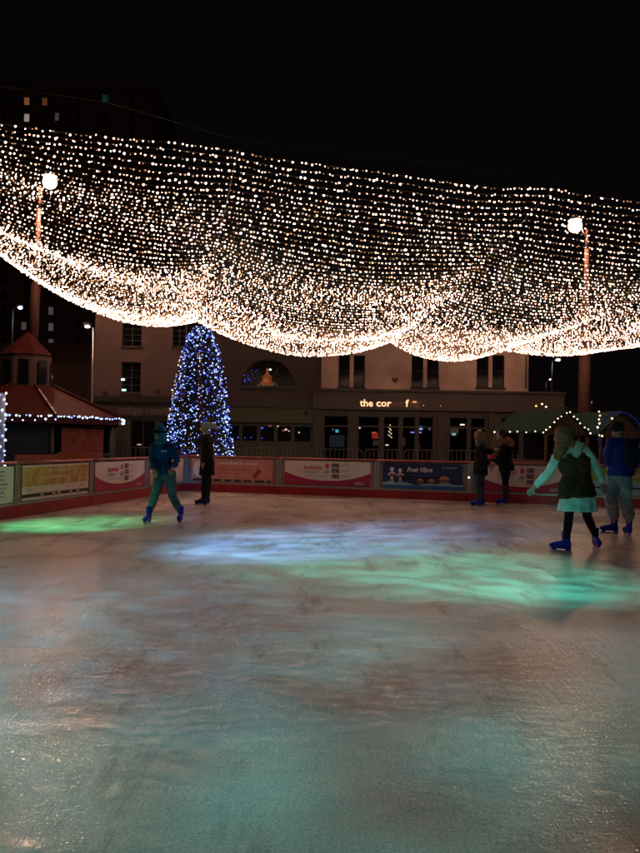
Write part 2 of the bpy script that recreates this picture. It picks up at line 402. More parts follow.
def greek(u0, v0, w_, h, rows, fill=.8):
    """small illegible print: short uneven strokes in rows"""
    out = []
    for r in range(rows):
        v1 = v0 + h - r*h/rows; hh = h/rows*.55; u = u0; end = u0 + w_*random.uniform(fill, 1)
        while u < end:
            k = hh*random.uniform(.25, .6)
            if random.random() > .18: out.append((u, v1-hh, u+k*.7, v1-hh*random.uniform(0, .3)))
            u += k
    return out
def ripple_sheet(F, name, W, H, m, parent, n0=.012):
    nu, nv = 24, 6; V = []
    for j in range(nv+1):
        for i in range(nu+1):
            u = W*i/nu; v = H*j/nv; V.append(F.p(u, v, n0))
    Fs = [(j*(nu+1)+i, j*(nu+1)+i+1, (j+1)*(nu+1)+i+1, (j+1)*(nu+1)+i) for j in range(nv) for i in range(nu)]
    o = mesh_np(name, V, Fs, parent, [m]); 
    return o
def banner_base(F, W, H, m, label):
    b = empty('banner', F.p(W/2, 0, .01), label, 'banner', 'advertising banners on the rink barrier')
    F.rect('sheet', 0, 0, W, H, .014, m, b, .006)
    F.bars('eyelet', [(u-.012, v-.012, u+.012, v+.012) for u in (.03, W/2, W-.03) for v in (.03, H-.03)], .0165, M['steel'], b)
    return b
def banner_curve(F, W, H, label):
    b = banner_base(F, W, H, M['white'], label)
    n = 24; top = [(W*(1-i/n), H*(.16 + .40*abs(1-2*i/n)**2.2)) for i in range(n+1)]
    for i in range(0): pass
    bm = bmesh.new()
    lo = [bm.verts.new(F.p(W*i/n, 0, .018)) for i in range(n+1)]; hi = [bm.verts.new(F.p(W*i/n, H*(.20+.34*abs(1-2*i/n)**2.2), .018)) for i in range(n+1)]
    for i in range(n): bm.faces.new((lo[i], lo[i+1], hi[i+1], hi[i]))
    bmobj('magenta_sweep', bm, M['magenta'], b)
    text_obj('lettering', 'Sunderland', H*.24, M['text_red'], b, F.m(W*.225, H*.66, .019), offset=.004, xs=W*.245/(H*.24*5.15)) 
    text_obj('lettering', 'EXPERIENCE IT', H*.17, M['text_grey'], b, F.m(W*.22, H*.49, .019), xs=W*.23/(H*.17*8.3))
    text_obj('lettering', 'HERE', H*.17, M['text_blue'], b, F.m(W*.465, H*.49, .019), offset=.003, xs=W*.075/(H*.17*2.75))
    F.bars('small_print', greek(W*.22, H*.36, W*.30, H*.05, 1, .95), .019, M['text_blue'], b)
    for k in range(3):
        F.rect('photo', W*.555, H*(.74-.22*k), W*.645, H*(.92-.22*k), .0195, M['photo'], b)
        F.bars('small_print', greek(W*.67, H*(.78-.22*k), W*.09, H*.10, 2), .019, M['text_grey'], b)
    # balloon mark
    bm = bmesh.new(); c = F.p(W*.505, H*.80, .019)
    cv = [bm.verts.new(c + F.du*(.075*H*math.cos(t))*1.1 + F.up*(.11*H*math.sin(t))) for t in np.linspace(0, 2*math.pi, 15)[:-1]]; bm.faces.new(cv)
    bm.faces.new([bm.verts.new(c+F.du*a+F.up*q) for a, q in ((-.02*H, -.16*H), (.02*H, -.16*H), (.02*H, -.21*H), (-.02*H, -.21*H))])
    bmobj('balloon_mark', bm, M['text_red'], b)
    F.bars('small_print', greek(W*.82, H*.05, W*.12, H*.12, 2), .021, M['text_white'], b)
    F.bars('small_print', greek(W*.05, H*.08, W*.12, H*.12, 2), .021, M['text_red'], b)
    return b
def banner_frost(F, W, H, label):
    b = banner_base(F, W, H, M['navy'], label)
    F.rect('blue_band', 0, 0, W, H*.13, .017, M['vblue'], b); 
    n = 20; bm = bmesh.new()
    lo = [bm.verts.new(F.p(W*i/n, H*.13, .018)) for i in range(n+1)]; hi = [bm.verts.new(F.p(W*i/n, H*(.20+.03*math.sin(i*1.3)+.04*math.sin(i*.5)), .018)) for i in range(n+1)]
    for i in range(n): bm.faces.new((lo[i], lo[i+1], hi[i+1], hi[i]))
    bmobj('snow_band', bm, M['sky_v'], b)
    text_obj('lettering', 'Frost Village', H*.27, M['text_white'], b, F.m(W*.31, H*.66, .019), offset=.005, shear=.35, xs=W*.38/(H*.27*6.0))
    F.bars('small_print', greek(W*.33, H*.50, W*.36, H*.05, 1, .95), .019, M['text_blue'], b)
    F.bars('small_print', greek(W*.74, H*.80, W*.20, H*.07, 1, .95), .019, M['text_white'], b)
    # two skating children
    for cx, s in ((.12, 1.0), (.225, .92)):
        bm = bmesh.new(); q = H*.085*s
        def pl(pts): bm.faces.new([bm.verts.new(F.p(W*cx+a*q, H*.22+v_*q, .019)) for a, v_ in pts])
        pl([(-.5, 2.5), (.5, 2.5), (.7, 5), (-.7, 5)]); pl([(math.cos(t)*.95, 6.2+math.sin(t)*1.1) for t in np.linspace(0, 5.7, 10)])
        pl([(-.4, 2.5), (-.9, 0), (-.5, 0), (0, 2.4)]); pl([(.1, 2.5), (.6, 0), (1, 0), (.5, 2.5)]); pl([(-.7, 4.8), (-2, 3.6), (-1.8, 3.2), (-.6, 4)]); pl([(.7, 4.8), (2, 4.2), (1.9, 3.7), (.6, 4)])
        bmobj('skater_figure', bm, M['text_white'], b)
        F.rect('jumper', W*cx-.6*q, H*.22+2.8*q, W*cx+.6*q, H*.22+4.4*q, .0215, M['text_red'], b)
    # huts
    for cx, s in ((.48, .8), (.62, .8), (.78, 1.3)):
        q = H*.09*s; bm = bmesh.new()
        bm.faces.new([bm.verts.new(F.p(W*cx+a*q, H*.2+v_*q, .019)) for a, v_ in ((-2, 1.6), (2, 1.6), (1.2, 2.4), (0, 2.9), (-1.2, 2.4))])
        bmobj('hut_roof', bm, M['orange_v'], b)
        F.bars('hut_counter', [(W*cx-1.6*q+i*q*.7, H*.2, W*cx-1.6*q+i*q*.7+q*.3, H*.2+1.3*q) for i in range(5)], .019, M['gold_v'], b)
    return b
def banner_gold(F, W, H, label):
    b = banner_base(F, W, H, M['white'], label)
    F.rect('gold_field', 0, H*.40, W, H*.95, .017, M['gold_v'], b)
    F.bars('large_print', greek(W*.36, H*.72, W*.3, H*.16, 1)+greek(W*.28, H*.52, W*.34, H*.16, 1), .019, M['white'], b)
    F.bars('red_script', greek(W*.82, H*.55, W*.14, H*.25, 2), .019, M['text_red'], b)
    F.rect('dark_strip', 0, H*.08, W, H*.18, .017, M['black_v'], b)
    F.bars('small_print', greek(W*.04, H*.24, W*.1, H*.1, 2)+greek(W*.86, H*.26, W*.1, H*.08, 1), .019, M['text_grey'], b)
    F.bars('logo', [(W*q, H*.105, W*(q+.04), H*.155) for q in (.25, .42, .5, .68, .8)], .021, M['white'], b)
    return b
def banner_pink(F, W, H, label):
    b = banner_base(F, W, H, M['pink_v'], label)
    F.bars('large_print', greek(W*.33, H*.68, W*.5, H*.2, 1, .95), .019, M['white'], b)
    F.bars('red_print', greek(W*.33, H*.48, W*.42, H*.09, 1)+greek(W*.33, H*.33, W*.3, H*.09, 1), .019, M['text_red'], b)
    F.sheet('red_card', [(W*.76, H*.28), (W*.80, H*.20), (W*.87, H*.52), (W*.82, H*.60)], .018, M['magenta'], b)
    F.rect('dark_strip', W*.02, 0.03*H, W*.98, H*.12, .017, M['black_v'], b)
    F.bars('logo', [(W*q, H*.055, W*(q+.03), H*.095) for q in (.25, .38, .50, .62, .75, .9)], .021, M['white'], b)
    bm = bmesh.new(); c = F.p(W*.1, H*.55, .018); bm.faces.new([bm.verts.new(c+F.du*(.3*H*math.cos(t))+F.up*(.36*H*math.sin(t))) for t in np.linspace(0, 2*math.pi, 21)[:-1]]); bmobj('pale_disc', bm, M['white'], b)
    return b
def banner_text(F, W, H, label):
    b = banner_base(F, W, H, M['white'], label)
    F.bars('small_print', greek(W*.1, H*.1, W*.75, H*.8, 7), .019, M['text_grey'], b)
    F.bars('logo', [(W*.1, H*.8, W*.5, H*.88)], .021, M['text_blue'], b)
    return b
def banner_orange(F, W, H, label):
    b = banner_base(F, W, H, M['white'], label)
    F.sheet('orange_patch', [(0, 0), (W*.6, 0), (W*.5, H*.25), (W*.3, H*.4), (0, H*.45)], .017, M['orange_v'], b)
    F.bars('small_print', greek(W*.3, H*.55, W*.6, H*.3, 3), .019, M['text_red'], b)
    return b
def banner_green(F, W, H, label):
    b = banner_base(F, W, H, M['sky_v'], label)
    F.rect('green_band', 0, H*.52, W, H*.98, .017, M['green_v'], b)
    F.rect('dark_stripe', 0, H*.24, W, H*.30, .017, M['black_v'], b)
    F.bars('small_print', greek(W*.3, H*.62, W*.6, H*.2, 2), .019, M['white'], b)
    return b
HB = {'L': 1.0, 'F': 1.01}
def barrier(p0, p1, side, label, hb, bann=None, bu=(0, 1), blabel=''):
    du = (p1-p0); W = du.length; du.normalize(); n = Vector((du.y, -du.x, 0))
    F = Face(p0, du, n)
    b = empty('rink_barrier', p0.lerp(p1, .5), label, 'rink barrier', 'barrier panels round the rink')
    F.box('board', .02, .22, -.012, W-.02, hb-.05, 0, M['board'], b)
    F.box('kick_board', 0.002, 0.0, -.02, W-.002, .215, .03, M['kick_red'], b, .008)
    tube('top_rail', [F.p(0.004, hb, -.005), F.p(W-.004, hb, -.005)], .028, M['rail_red'], b, 10)
    for u in (.035, W-.035):
        F.box('post', u-.028, .217, -.03, u+.028, hb-.03, .022, M['steel'], b, .004)
    F.box('bottom_rail', .07, .225, .0015, W-.07, .26, .012, M['steel'], b)
    if bann:
        u0, u1 = W*bu[0], W*bu[1]
        bann(Face(F.p(u0, .285), du, n), u1-u0, hb-.06-.285, blabel)
    return F
def on_line(px, a, b):
    """point on ground line a->b seen at image column px (at its foot)"""
    lo, hi = -1.0, 2.0
    def pxof(t):
        q = a + (b-a)*t; d = q - Vector((0, 0, CAMZ)); return 320+FP*d.dot(rgt)/d.dot(fwd)
    for _ in range(50):
        m_ = (lo+hi)/2
        if pxof(m_) < px: lo = m_
        else: hi = m_
    return a + (b-a)*lo
LX = [-75, 15.5, 90, 146, 186]; FX = [186, 279, 377, 470, 570, 665, 760]
LP = [on_line(x, A, C) for x in LX]; FPn = [on_line(x, C, D) for x in FX]
LP[-1] = C.copy(); FPn[0] = C.copy()
barrier(LP[0], LP[1], 'L', 'barrier panel at the left edge holding the white banner of small print', HB['L'], banner_text, (.5, .955), 'white banner covered in lines of small dark print at the left edge')
barrier(LP[1], LP[2], 'L', 'barrier panel holding the gold and white banner', HB['L'], banner_gold, (.06, .955), 'gold and white banner with a black strip along its foot')
barrier(LP[2], LP[3], 'L', 'barrier panel between the gold banner and the orange one', HB['L'], banner_curve, (.06, .95), 'narrow looking white and magenta banner beside the gold banner')
barrier(LP[3], LP[4], 'L', 'corner barrier panel with the white and orange banner', HB['L'], banner_orange, (.08, .9), 'white banner with an orange patch behind the skater in blue')
barrier(FPn[0], FPn[1], 'F', 'barrier panel holding the pink banner, right of the corner', HB['F'], banner_pink, (.06, .935), 'pink banner with a dark red card on it, below the tree')
barrier(FPn[1], FPn[2], 'F', 'barrier panel holding the fully visible white and magenta banner', HB['F'], banner_curve, (.06, .935), 'white and magenta banner in full view, left of the navy one')
barrier(FPn[2], FPn[3], 'F', 'barrier panel holding the navy blue banner', HB['F'], banner_frost, (.06, .92), 'navy blue banner with white script lettering and two skating figures')
barrier(FPn[3], FPn[4], 'F', 'barrier panel behind the couple in dark coats', HB['F'], banner_curve, (.10, .95), 'white and magenta banner partly hidden behind the standing couple')
barrier(FPn[4], FPn[5], 'F', 'barrier panel behind the skater in the blue jacket', HB['F'], banner_green, (.05, .95), 'green and pale blue striped banner behind the blue jacket')
barrier(FPn[5], FPn[6], 'F', 'last barrier panel beyond the right edge, without a banner', HB['F'])
# small lamp on the bare strip of barrier
o = P(469, 477.5, FPn[3].y-.2)
bl = empty('barrier_light', o, 'small white light on the barrier right of the navy banner', 'small light')
bm = bmesh.new(); uvs(bm, o, .02, 10, 8); bmobj('lens', bm, glow('lens', (1, .9, .8), 4), bl)
box('housing', o+Vector((0, .05, 0)), (.09, .05, .09), M['steel'], bl)

# steel crowd barriers behind the rink
def crowd_barrier(x0, x1, ytop, Y, label):
    a = P(x0, ytop, Y); b_ = P(x1, ytop, Y); zt = (a.z+b_.z)/2; z0 = -.12
    r = empty('crowd_barrier', ((a.x+b_.x)/2, Y, z0), label, 'crowd barrier', 'steel crowd barriers behind the rink')
    W = b_.x-a.x; rr = .12; pts = []
    for k in range(5): t = math.pi-k*math.pi/8; pts.append(Vector((a.x+rr+rr*math.cos(t), Y, zt-rr+rr*math.sin(t))))
    for k in range(5): t = math.pi/2-k*math.pi/8; pts.append(Vector((b_.x-rr+rr*math.cos(t), Y, zt-rr+rr*math.sin(t))))
    tube('frame', [Vector((a.x, Y, z0+.05))]+pts+[Vector((b_.x, Y, z0+.05))], .02, M['steel_dull'], r, 6)
    tube('lower_rail', [Vector((a.x, Y, z0+.25)), Vector((b_.x, Y, z0+.25))], .014, M['steel_dull'], r, 6)
    n = int(W/.13)
    for i in range(1, n):
        x = a.x+W*i/n; tube('bar', [(x, Y, z0+.25), (x, Y, zt-.01)], .007, M['steel_dull'], r, 4)
    for x in (a.x+.2, b_.x-.2): box('foot', (x, Y, z0+.02), (.05, .6, .03), M['steel_dull'], r)
for i, (x0, x1, lab) in enumerate(((60, 98, 'steel crowd barrier in front of the red kiosk'), (100, 123, 'short steel crowd barrier right of the kiosk roof corner'), (127, 176, 'steel crowd barrier behind the skater in blue'), (180, 240, 'steel crowd barrier in front of the lit tree'), (243, 300, 'steel crowd barrier before the green shopfront'),
        (303, 362, 'steel crowd barrier at the left end of the pub'), (365, 401, 'steel crowd barrier before the pub door'), (404, 445, 'steel crowd barrier above the navy banner'), (448, 492, 'steel crowd barrier behind the couple'), (495, 545, 'steel crowd barrier before the green roofed stall'))):
    crowd_barrier(x0, x1, 447+i*.45, 23.6, lab)

# ------------------------------------------------------------------ buildings
def wall_holes(name, x0, x1, z0, z1, Y, th, holes, m, parent):
    xs = sorted({x0, x1, *[h[0] for h in holes], *[h[1] for h in holes]}); zs = sorted({z0, z1, *[h[2] for h in holes], *[h[3] for h in holes]})
    bm = bmesh.new(); vd = {}
    def vv(x, y, z):
        k = (round(x, 4), round(y, 4), round(z, 4))
        if k not in vd: vd[k] = bm.verts.new((x, y, z))
        return vd[k]
    solid = lambda i, j: 0 <= i < len(xs)-1 and 0 <= j < len(zs)-1 and not any(h[0]-1e-6 <= xs[i] and xs[i+1] <= h[1]+1e-6 and h[2]-1e-6 <= zs[j] and zs[j+1] <= h[3]+1e-6 for h in holes)
    for i in range(len(xs)-1):
        for j in range(len(zs)-1):
            if not solid(i, j): continue
            a, b_, c, d = xs[i], xs[i+1], zs[j], zs[j+1]
            for y in (Y, Y+th): bm.faces.new([vv(a, y, c), vv(b_, y, c), vv(b_, y, d), vv(a, y, d)])
            if not solid(i-1, j): bm.faces.new([vv(a, Y, c), vv(a, Y+th, c), vv(a, Y+th, d), vv(a, Y, d)])
            if not solid(i+1, j): bm.faces.new([vv(b_, Y, c), vv(b_, Y+th, c), vv(b_, Y+th, d), vv(b_, Y, d)])
            if not solid(i, j-1): bm.faces.new([vv(a, Y, c), vv(b_, Y, c), vv(b_, Y+th, c), vv(a, Y+th, c)])
            if not solid(i, j+1): bm.faces.new([vv(a, Y, d), vv(b_, Y, d), vv(b_, Y+th, d), vv(a, Y+th, d)])
    return bmobj(name, bm, m, parent)
def B(name, x0, x1, z0, z1, y0, y1, m, parent, bev=0):
    return box(name, ((x0+x1)/2, (y0+y1)/2, (z0+z1)/2), (x1-x0, y1-y0, z1-z0), m, parent, bevel=bev)
def window(parent, x0, x1, z0, z1, Y, mull=1, trans=1, fm=None, name='window', sill=True, fw=.05, rec=.14):
    fm = fm or M['frame']; bm = bmesh.new(); y = Y+rec
    def bb(a, b_, c, d, dy=0): bbox(bm, ((a+b_)/2, y+dy, (c+d)/2), (b_-a, .06, d-c))
    bb(x0, x0+fw, z0, z1); bb(x1-fw, x1, z0, z1); bb(x0+fw, x1-fw, z0, z0+fw, .001); bb(x0+fw, x1-fw, z1-fw, z1, .001)
    for k in range(1, mull+1): c = x0+(x1-x0)*k/(mull+1); bb(c-fw*.6, c+fw*.6, z0+fw, z1-fw, .003)
    for k in range(1, trans+1): c = z0+(z1-z0)*k/(trans+1); bb(x0+fw, x1-fw, c-fw*.35, c+fw*.35, .006)
    w_ = bmobj(name, bm, fm, parent)
    nm = mull+1; nt_ = trans+1
    for i in range(nm):
        for j in range(nt_):
            a = x0+fw+(x1-x0-2*fw)*i/nm; c = z0+fw+(z1-z0-2*fw)*j/nt_
            B('pane', a, a+(x1-x0-2*fw)/nm-.001, c, c+(z1-z0-2*fw)/nt_-.001, y+.012, y+.018, M['glass'], w_)
    if sill: B('sill', x0-.06, x1+.06, z0-.09, z0-.003, Y-.06, Y+.1, fm, w_)
    return w_
YB = 36.0
def X(px, py=400, Y=YB): return P(px, py, Y).x
def Z(py, px=320, Y=YB): return P(px, py, Y).z
# --- pub
pub = empty('pub', (X(430), YB, -.12), 'pale two storey pub with an orange lit name over its dark shopfront', 'pub')
xl, xr = X(321), X(528); zf0, zf1 = Z(411, 420), Z(393, 420); ztop = 6.7
wins = []
for a, b_ in ((338.5, 365), (411.5, 439), (476.5, 504.5)):
    wins.append((X(a, 370), X(b_, 370), Z(387.5, (a+b_)/2), Z(355, (a+b_)/2)))
wall_holes('wall', xl, xr, zf1+.003, ztop, YB, .3, wins, M['render'], pub)
for h in wins:
    window(pub, *h, YB, 1, 1, rec=.12, fm=M['dark'])
    c = (h[0]+h[1])/2; B('mullion', c-.09, c+.09, h[2]+.002, h[3]-.002, YB+.02, YB+.11, M['render'], pub)
B('side_wall', xr-.3, xr, zf1+.003, ztop, YB+.303, YB+9, M['render'], pub); B('side_wall', xl, xl+.3, zf1+.003, ztop, YB+.303, YB+9, M['render'], pub)
B('roof', xl-.2, xr+.2, ztop+.003, ztop+.25, YB-.2, YB+9.2, M['fascia'], pub, .03)
tube('drainpipe', [(xr-.12, YB-.08, zf1+.3), (xr-.12, YB-.08, ztop)], .05, M['frame'], pub, 8)
# little red heart plaque
bm = bmesh.new(); hc = P(395, 380, YB-.02)
hv = [(.16*math.sin(t)**3*1.0, .13*math.cos(t)-.05*math.cos(2*t)-.02*math.cos(3*t)) for t in np.linspace(0, 2*math.pi, 25)[:-1]]
f = bm.faces.new([bm.verts.new(hc+Vector((a, 0, b_))) for a, b_ in hv]); e = bmesh.ops.extrude_face_region(bm, geom=[f]); bmesh.ops.translate(bm, verts=[v for v in e['geom'] if isinstance(v, bmesh.types.BMVert)], vec=(0, .03, 0))
bmobj('heart_plaque', bm, mat('plaque_red', (.10, .01, .012), .5), pub)
fx0, fx1 = X(313), X(562)
B('fascia', fx0, fx1, zf0, zf1, YB-.35, YB-.02, M['fascia'], pub, .02)
B('cornice', fx0-.05, fx1+.05, zf1+.003, zf1+.12, YB-.45, YB-.004, M['shop_brown'], pub, .02)
holes = [(X(a), X(b_), .45, zf0-.25) for a, b_ in ((324, 349), (358, 380), (383, 400), (402, 416), (418, 434), (449, 468), (470, 486), (500, 520), (530, 552))]
wall_holes('shopfront', fx0, fx1, -.12, zf0-.003, YB-.1, .18, holes, M['shop_brown'], pub)
for k, px in enumerate((318, 353.5, 441, 492)): B('pilaster', X(px-4), X(px+4), -.12, zf0-.006, YB-.2, YB-.103, M['shop_brown'], pub, .015)
for h in holes:
    w_ = wall_holes('window', h[0], h[1], h[2], h[3], YB-.06, .05, [(h[0]+.06, h[1]-.06, h[2]+.06, h[3]-.55), (h[0]+.06, h[1]-.06, h[3]-.47, h[3]-.06)], M['shop_dark'], pub)
gm = bpy.data.materials.new('clear_glass'); gm.use_nodes = True; _b = gm.node_tree.nodes['Principled BSDF']; _b.inputs['Transmission Weight'].default_value = 1; _b.inputs['Roughness'].default_value = 0; _b.inputs['IOR'].default_value = 1.02; _b.inputs['Base Color'].default_value = (.5, .5, .5, 1)
for h in holes: B('pane', h[0]+.06, h[1]-.06, h[2]+.06, h[3]-.06, YB-.042, YB-.036, gm, pub)
# room behind the windows
for nm, a in (('room_back', (fx0+.1, fx1-.1, -.1, zf0, YB+4, YB+4.1)), ('room_ceiling', (fx0+.1, fx1-.1, zf0-.1, zf0-.02, YB+.1, YB+4)), ('room_floor', (fx0+.1, fx1-.1, -.115, -.1, YB+.1, YB+4))): B(nm, *a, M['dark'], pub)
B('bar_counter', X(370), X(440), -.09, 1.1, YB+2.5, YB+3, M['timber'], pub)
def glowbox(parent, name, px, py, wpx, hpx, col, s, Y=YB+1.2):
    c = P(px, py, Y); k = Y/FP; return box(name, c, (wpx*k, .04, hpx*k), glow(name, col, s), parent, bevel=.004)
glowbox(pub, 'screen', 337, 431, 3.2, 3.0, (.1, .55, .75), 1.2); glowbox(pub, 'screen', 333, 429.5, 2, 2, (.1, .3, .6), .5)
glowbox(pub, 'ceiling_lamp', 359.5, 427.7, 2, 2, (1, .8, .7), 1.6); glowbox(pub, 'red_sign', 376.5, 436, 9, 5.5, (.75, .06, .04), .5); glowbox(pub, 'red_sign_header', 374, 432.7, 5, 1.6, (1, .12, .1), .8)
glowbox(pub, 'ceiling_lamp', 400.3, 425, 3, 3, (1, .95, .85), 5); glowbox(pub, 'screen', 420.5, 428, 4.2, 3.6, (.3, .6, 1), 1.4); glowbox(pub, 'screen', 429.5, 428.5, 1.4, 3, (.3, .35, .9), .8)
glowbox(pub, 'neon_strip', 416, 432.4, 11, 1.2, (.35, .3, 1), 1.5); glowbox(pub, 'ceiling_lamp', 462.3, 424.7, 4.5, 1.5, (1, .92, .75), 2); glowbox(pub, 'screen', 453.8, 434.3, 4, 2.4, (.3, .7, .7), 1); glowbox(pub, 'ceiling_lamp', 479.5, 430.7, 3.2, 1.6, (1, .55, .35), 1.4)
glowbox(pub, 'lamp', 387, 445, 3, 1.4, (1, .7, .4), 1.6); glowbox(pub, 'glowing_menu_board', 454, 430, 9, 7, (.22, .15, .11), .35, YB+2); glowbox(pub, 'glowing_menu_board', 376, 443, 6, 5, (.14, .1, .12), .3, YB+2); glowbox(pub, 'glowing_menu_board', 337, 441, 15, 12, (.05, .06, .07), .35, YB+2)  # menu boards emit faintly, their lit look is put into the material
pts = [P(390+1.6*math.sin(i*2.1)*(.4+i*.08), 425+i*1.25, YB+1.0) for i in range(11)]
bulbs('table_tree_lights', pts, np.full(11, .035), [glow('t', (1, .7, .4), 2)], np.zeros(11, int), pub)
glowbox(pub, 'screen', 400.5, 431, 1.4, 4, (.2, .5, .7), .5); glowbox(pub, 'glowing_poster', 403, 442, 5, 8, (.2, .12, .1), .2, YB+2); glowbox(pub, 'glowing_poster', 417, 446, 5, 6, (.15, .12, .12), .35, YB+2)  # posters emit faintly too, standing in for room light on them
# name over the door; part of its lighting has failed
ys = YB-.37; um = mat('sign_unlit', (.16, .10, .07), .5)
lit = glow('sign_lit', (1, .52, .26), 1.8); lit2 = glow('sign_half_lit', (1, .36, .1), .7)
def sign(s, px, w_px, m, size=.46, dz=0):
    p_ = P(px, 406.2+ (px-360)*.008 + dz, ys); text_obj('lettering', s, size, m, pub, Matrix(((w_px, 0, 0, p_.x), (0, 0, -1, p_.y), (0, 1, 0, p_.z), (0, 0, 0, 1))), offset=.008)
sign('the', 360, 1.0, lit); sign('cor', 376, 1.1, lit); sign('ner', 390.5, 1.0, um); sign('f', 405.5, 1.1, lit); sign('lag', 409.5, 1.0, um)
glowbox(pub, 'lit_fragment', 414.5, 402, 4, 2, (1, .4, .12), .8, ys-.01); glowbox(pub, 'lit_fragment', 423.5, 405.5, 1.5, 1, (1, .4, .12), .6, ys-.01); glowbox(pub, 'lit_fragment', 440.5, 405.8, 1, 1, (1, .5, .2), .6, ys-.01)
# --- middle building
mb = empty('brick_building', (X(270), YB+.3, -.12), 'dark brick building with a half round window over a green shopfront', 'building')
M['brick'] = bpy.data.materials.new('brick'); M['brick'].use_nodes = True; nt = M['brick'].node_tree; br = nt.nodes.new('ShaderNodeTexBrick'); br.inputs['Scale'].default_value = 1.0
br.inputs['Brick Width'].default_value = .22; br.inputs['Row Height'].default_value = .075; br.inputs['Mortar Size'].default_value = .008
br.inputs['Color1'].default_value = (.022, .010, .008, 1); br.inputs['Color2'].default_value = (.032, .015, .011, 1); br.inputs['Mortar'].default_value = (.03, .025, .022, 1)
tc = nt.nodes.new('ShaderNodeTexCoord'); mp_ = nt.nodes.new('ShaderNodeMapping'); mp_.inputs['Rotation'].default_value = (R(90), 0, 0); nt.links.new(tc.outputs['Object'], mp_.inputs[0]); nt.links.new(mp_.outputs[0], br.inputs['Vector']); nt.links.new(br.outputs[0], nt.nodes['Principled BSDF'].inputs['Base Color'])
YM = YB+.3; mx0, mx1 = X(186, 400, YM), X(321, 400, YM)-.01; gz0, gz1 = Z(423, 270, YM), Z(408, 270, YM)
cxw = X(268, 385, YM); zb = Z(386, 268, YM); rw = 27*YM/FP
bm = bmesh.new(); zt_ = 6.9
def q4(a, b_, c, d, y): bm.faces.new([bm.verts.new((a, y, c)), bm.verts.new((b_, y, c)), bm.verts.new((b_, y, d)), bm.verts.new((a, y, d))])
q4(mx0, cxw-rw, gz1, zt_, YM); q4(cxw+rw, mx1, gz1, zt_, YM); q4(cxw-rw, cxw+rw, gz1, zb, YM)
N_ = 20
for i in range(N_):
    a = cxw+rw*math.cos(math.pi*(1-i/N_)); b_ = cxw+rw*math.cos(math.pi*(1-(i+1)/N_)); za = zb+rw*math.sin(math.pi*(1-i/N_)); zc = zb+rw*math.sin(math.pi*(1-(i+1)/N_))
    bm.faces.new([bm.verts.new(p) for p in ((a, YM, za), (b_, YM, zc), (b_, YM, zt_), (a, YM, zt_))])
    bm.faces.new([bm.verts.new(p) for p in ((a, YM, za), (b_, YM, zc), (b_, YM+.25, zc), (a, YM+.25, za))])
bm.faces.new([bm.verts.new(p) for p in ((cxw-rw, YM, zb), (cxw+rw, YM, zb), (cxw+rw, YM+.25, zb), (cxw-rw, YM+.25, zb))])
q4(mx0, mx1, zt_, zt_+.001, YM); bm.faces.new([bm.verts.new(p) for p in ((mx0, YM, zt_), (mx1, YM, zt_), (mx1, YM+8, zt_), (mx0, YM+8, zt_))])
bmobj('wall', bm, M['brick'], mb)
bm = bmesh.new(); bm.faces.new([bm.verts.new((cxw+rw*math.cos(t), YM+.2, zb+rw*math.sin(t))) for t in np.linspace(0, math.pi, 21)])
fan = bmobj('fan_window', bm, M['glass'], mb)
for t in (28, 60, 90, 120, 152): tube('glazing_bar', [(cxw, YM+.17, zb+.3*rw if t == 90 else zb+.05), (cxw+rw*math.cos(R(t)), YM+.17, zb+rw*math.sin(R(t)))], .022, M['fascia_grey'], fan, 4)
tube('frame_arc', [(cxw+(rw-.03)*math.cos(t), YM+.15, zb+(rw-.03)*math.sin(t)) for t in np.linspace(0, math.pi, 21)], .04, M['fascia_grey'], fan, 4)
B('sill', cxw-rw-.1, cxw+rw+.1, zb-.12, zb-.003, YM-.08, YM-.003, M['fascia_grey'], fan)
# gilt ornament on the sill with its little lamp, and blue reflections painted as glowing dots on the fanlight
oc = P(267, 385.5, YM+.02)
bm = bmesh.new(); btube(bm, [oc+Vector((0, 0, z_)) for z_ in (0, .12, .3, .42, .5, .62, .8)], [.26, .3, .2, .24, .12, .05, .06], 12); 
bmobj('gilt_ornament', bm, mat('gilt', (.6, .25, .08), .4, .5, emit=(1, .35, .1), es=.06), fan)  # lit look put into the gilt as a faint emission
bulbs('ornament_lights', [P(258+i*1.55, 385.6-(i % 3)*1.1, YM+.05) for i in range(13)], np.full(13, .02), [glow('o', (1, .5, .3), .8)], np.zeros(13, int), fan)
glowbox(fan, 'spot_lamp', 270.3, 369.6, 2.2, 1.6, (.8, 1, .85), 1.5, YM+.05)
bulbs('blue_reflections', [P(244+random.random()*13, 369+random.random()*13, YM+.12) for _ in range(16)], rng.uniform(.012, .04, 16), [M['blue_c']], np.zeros(16, int), fan)  # emissive dots stand in for lights reflected in the glass
B('fascia', mx0, X(314, 400, YM), gz0, gz1-.003, YM-.3, YM-.01, M['fascia_green'], mb, .02)
B('canopy_edge', mx0, X(313, 400, YM)-.02, gz1, gz1+.35, YM-.35, YM-.003, M['shop_dark'], mb, .02)
bm = bmesh.new(); uvs(bm, P(306, 413, YM-.36), .09); bmobj('wall_lamp', bm, M['fascia'], mb)
sh = [(X(a, 430, YM), X(b_, 430, YM), Z(442, 270, YM), gz0-.12) for a, b_ in ((224, 240), (242, 258), (260, 275), (277, 292), (294, 311))]
sx1 = X(313, 400, YM)-.01
wall_holes('shopfront', mx0, sx1, -.12, gz0-.003, YM-.1, .1, sh, M['fascia_green'], mb)
for h in sh: window(mb, *h, YM-.1, 0, 0, fm=M['fascia_green'], sill=False, rec=.05, fw=.04)
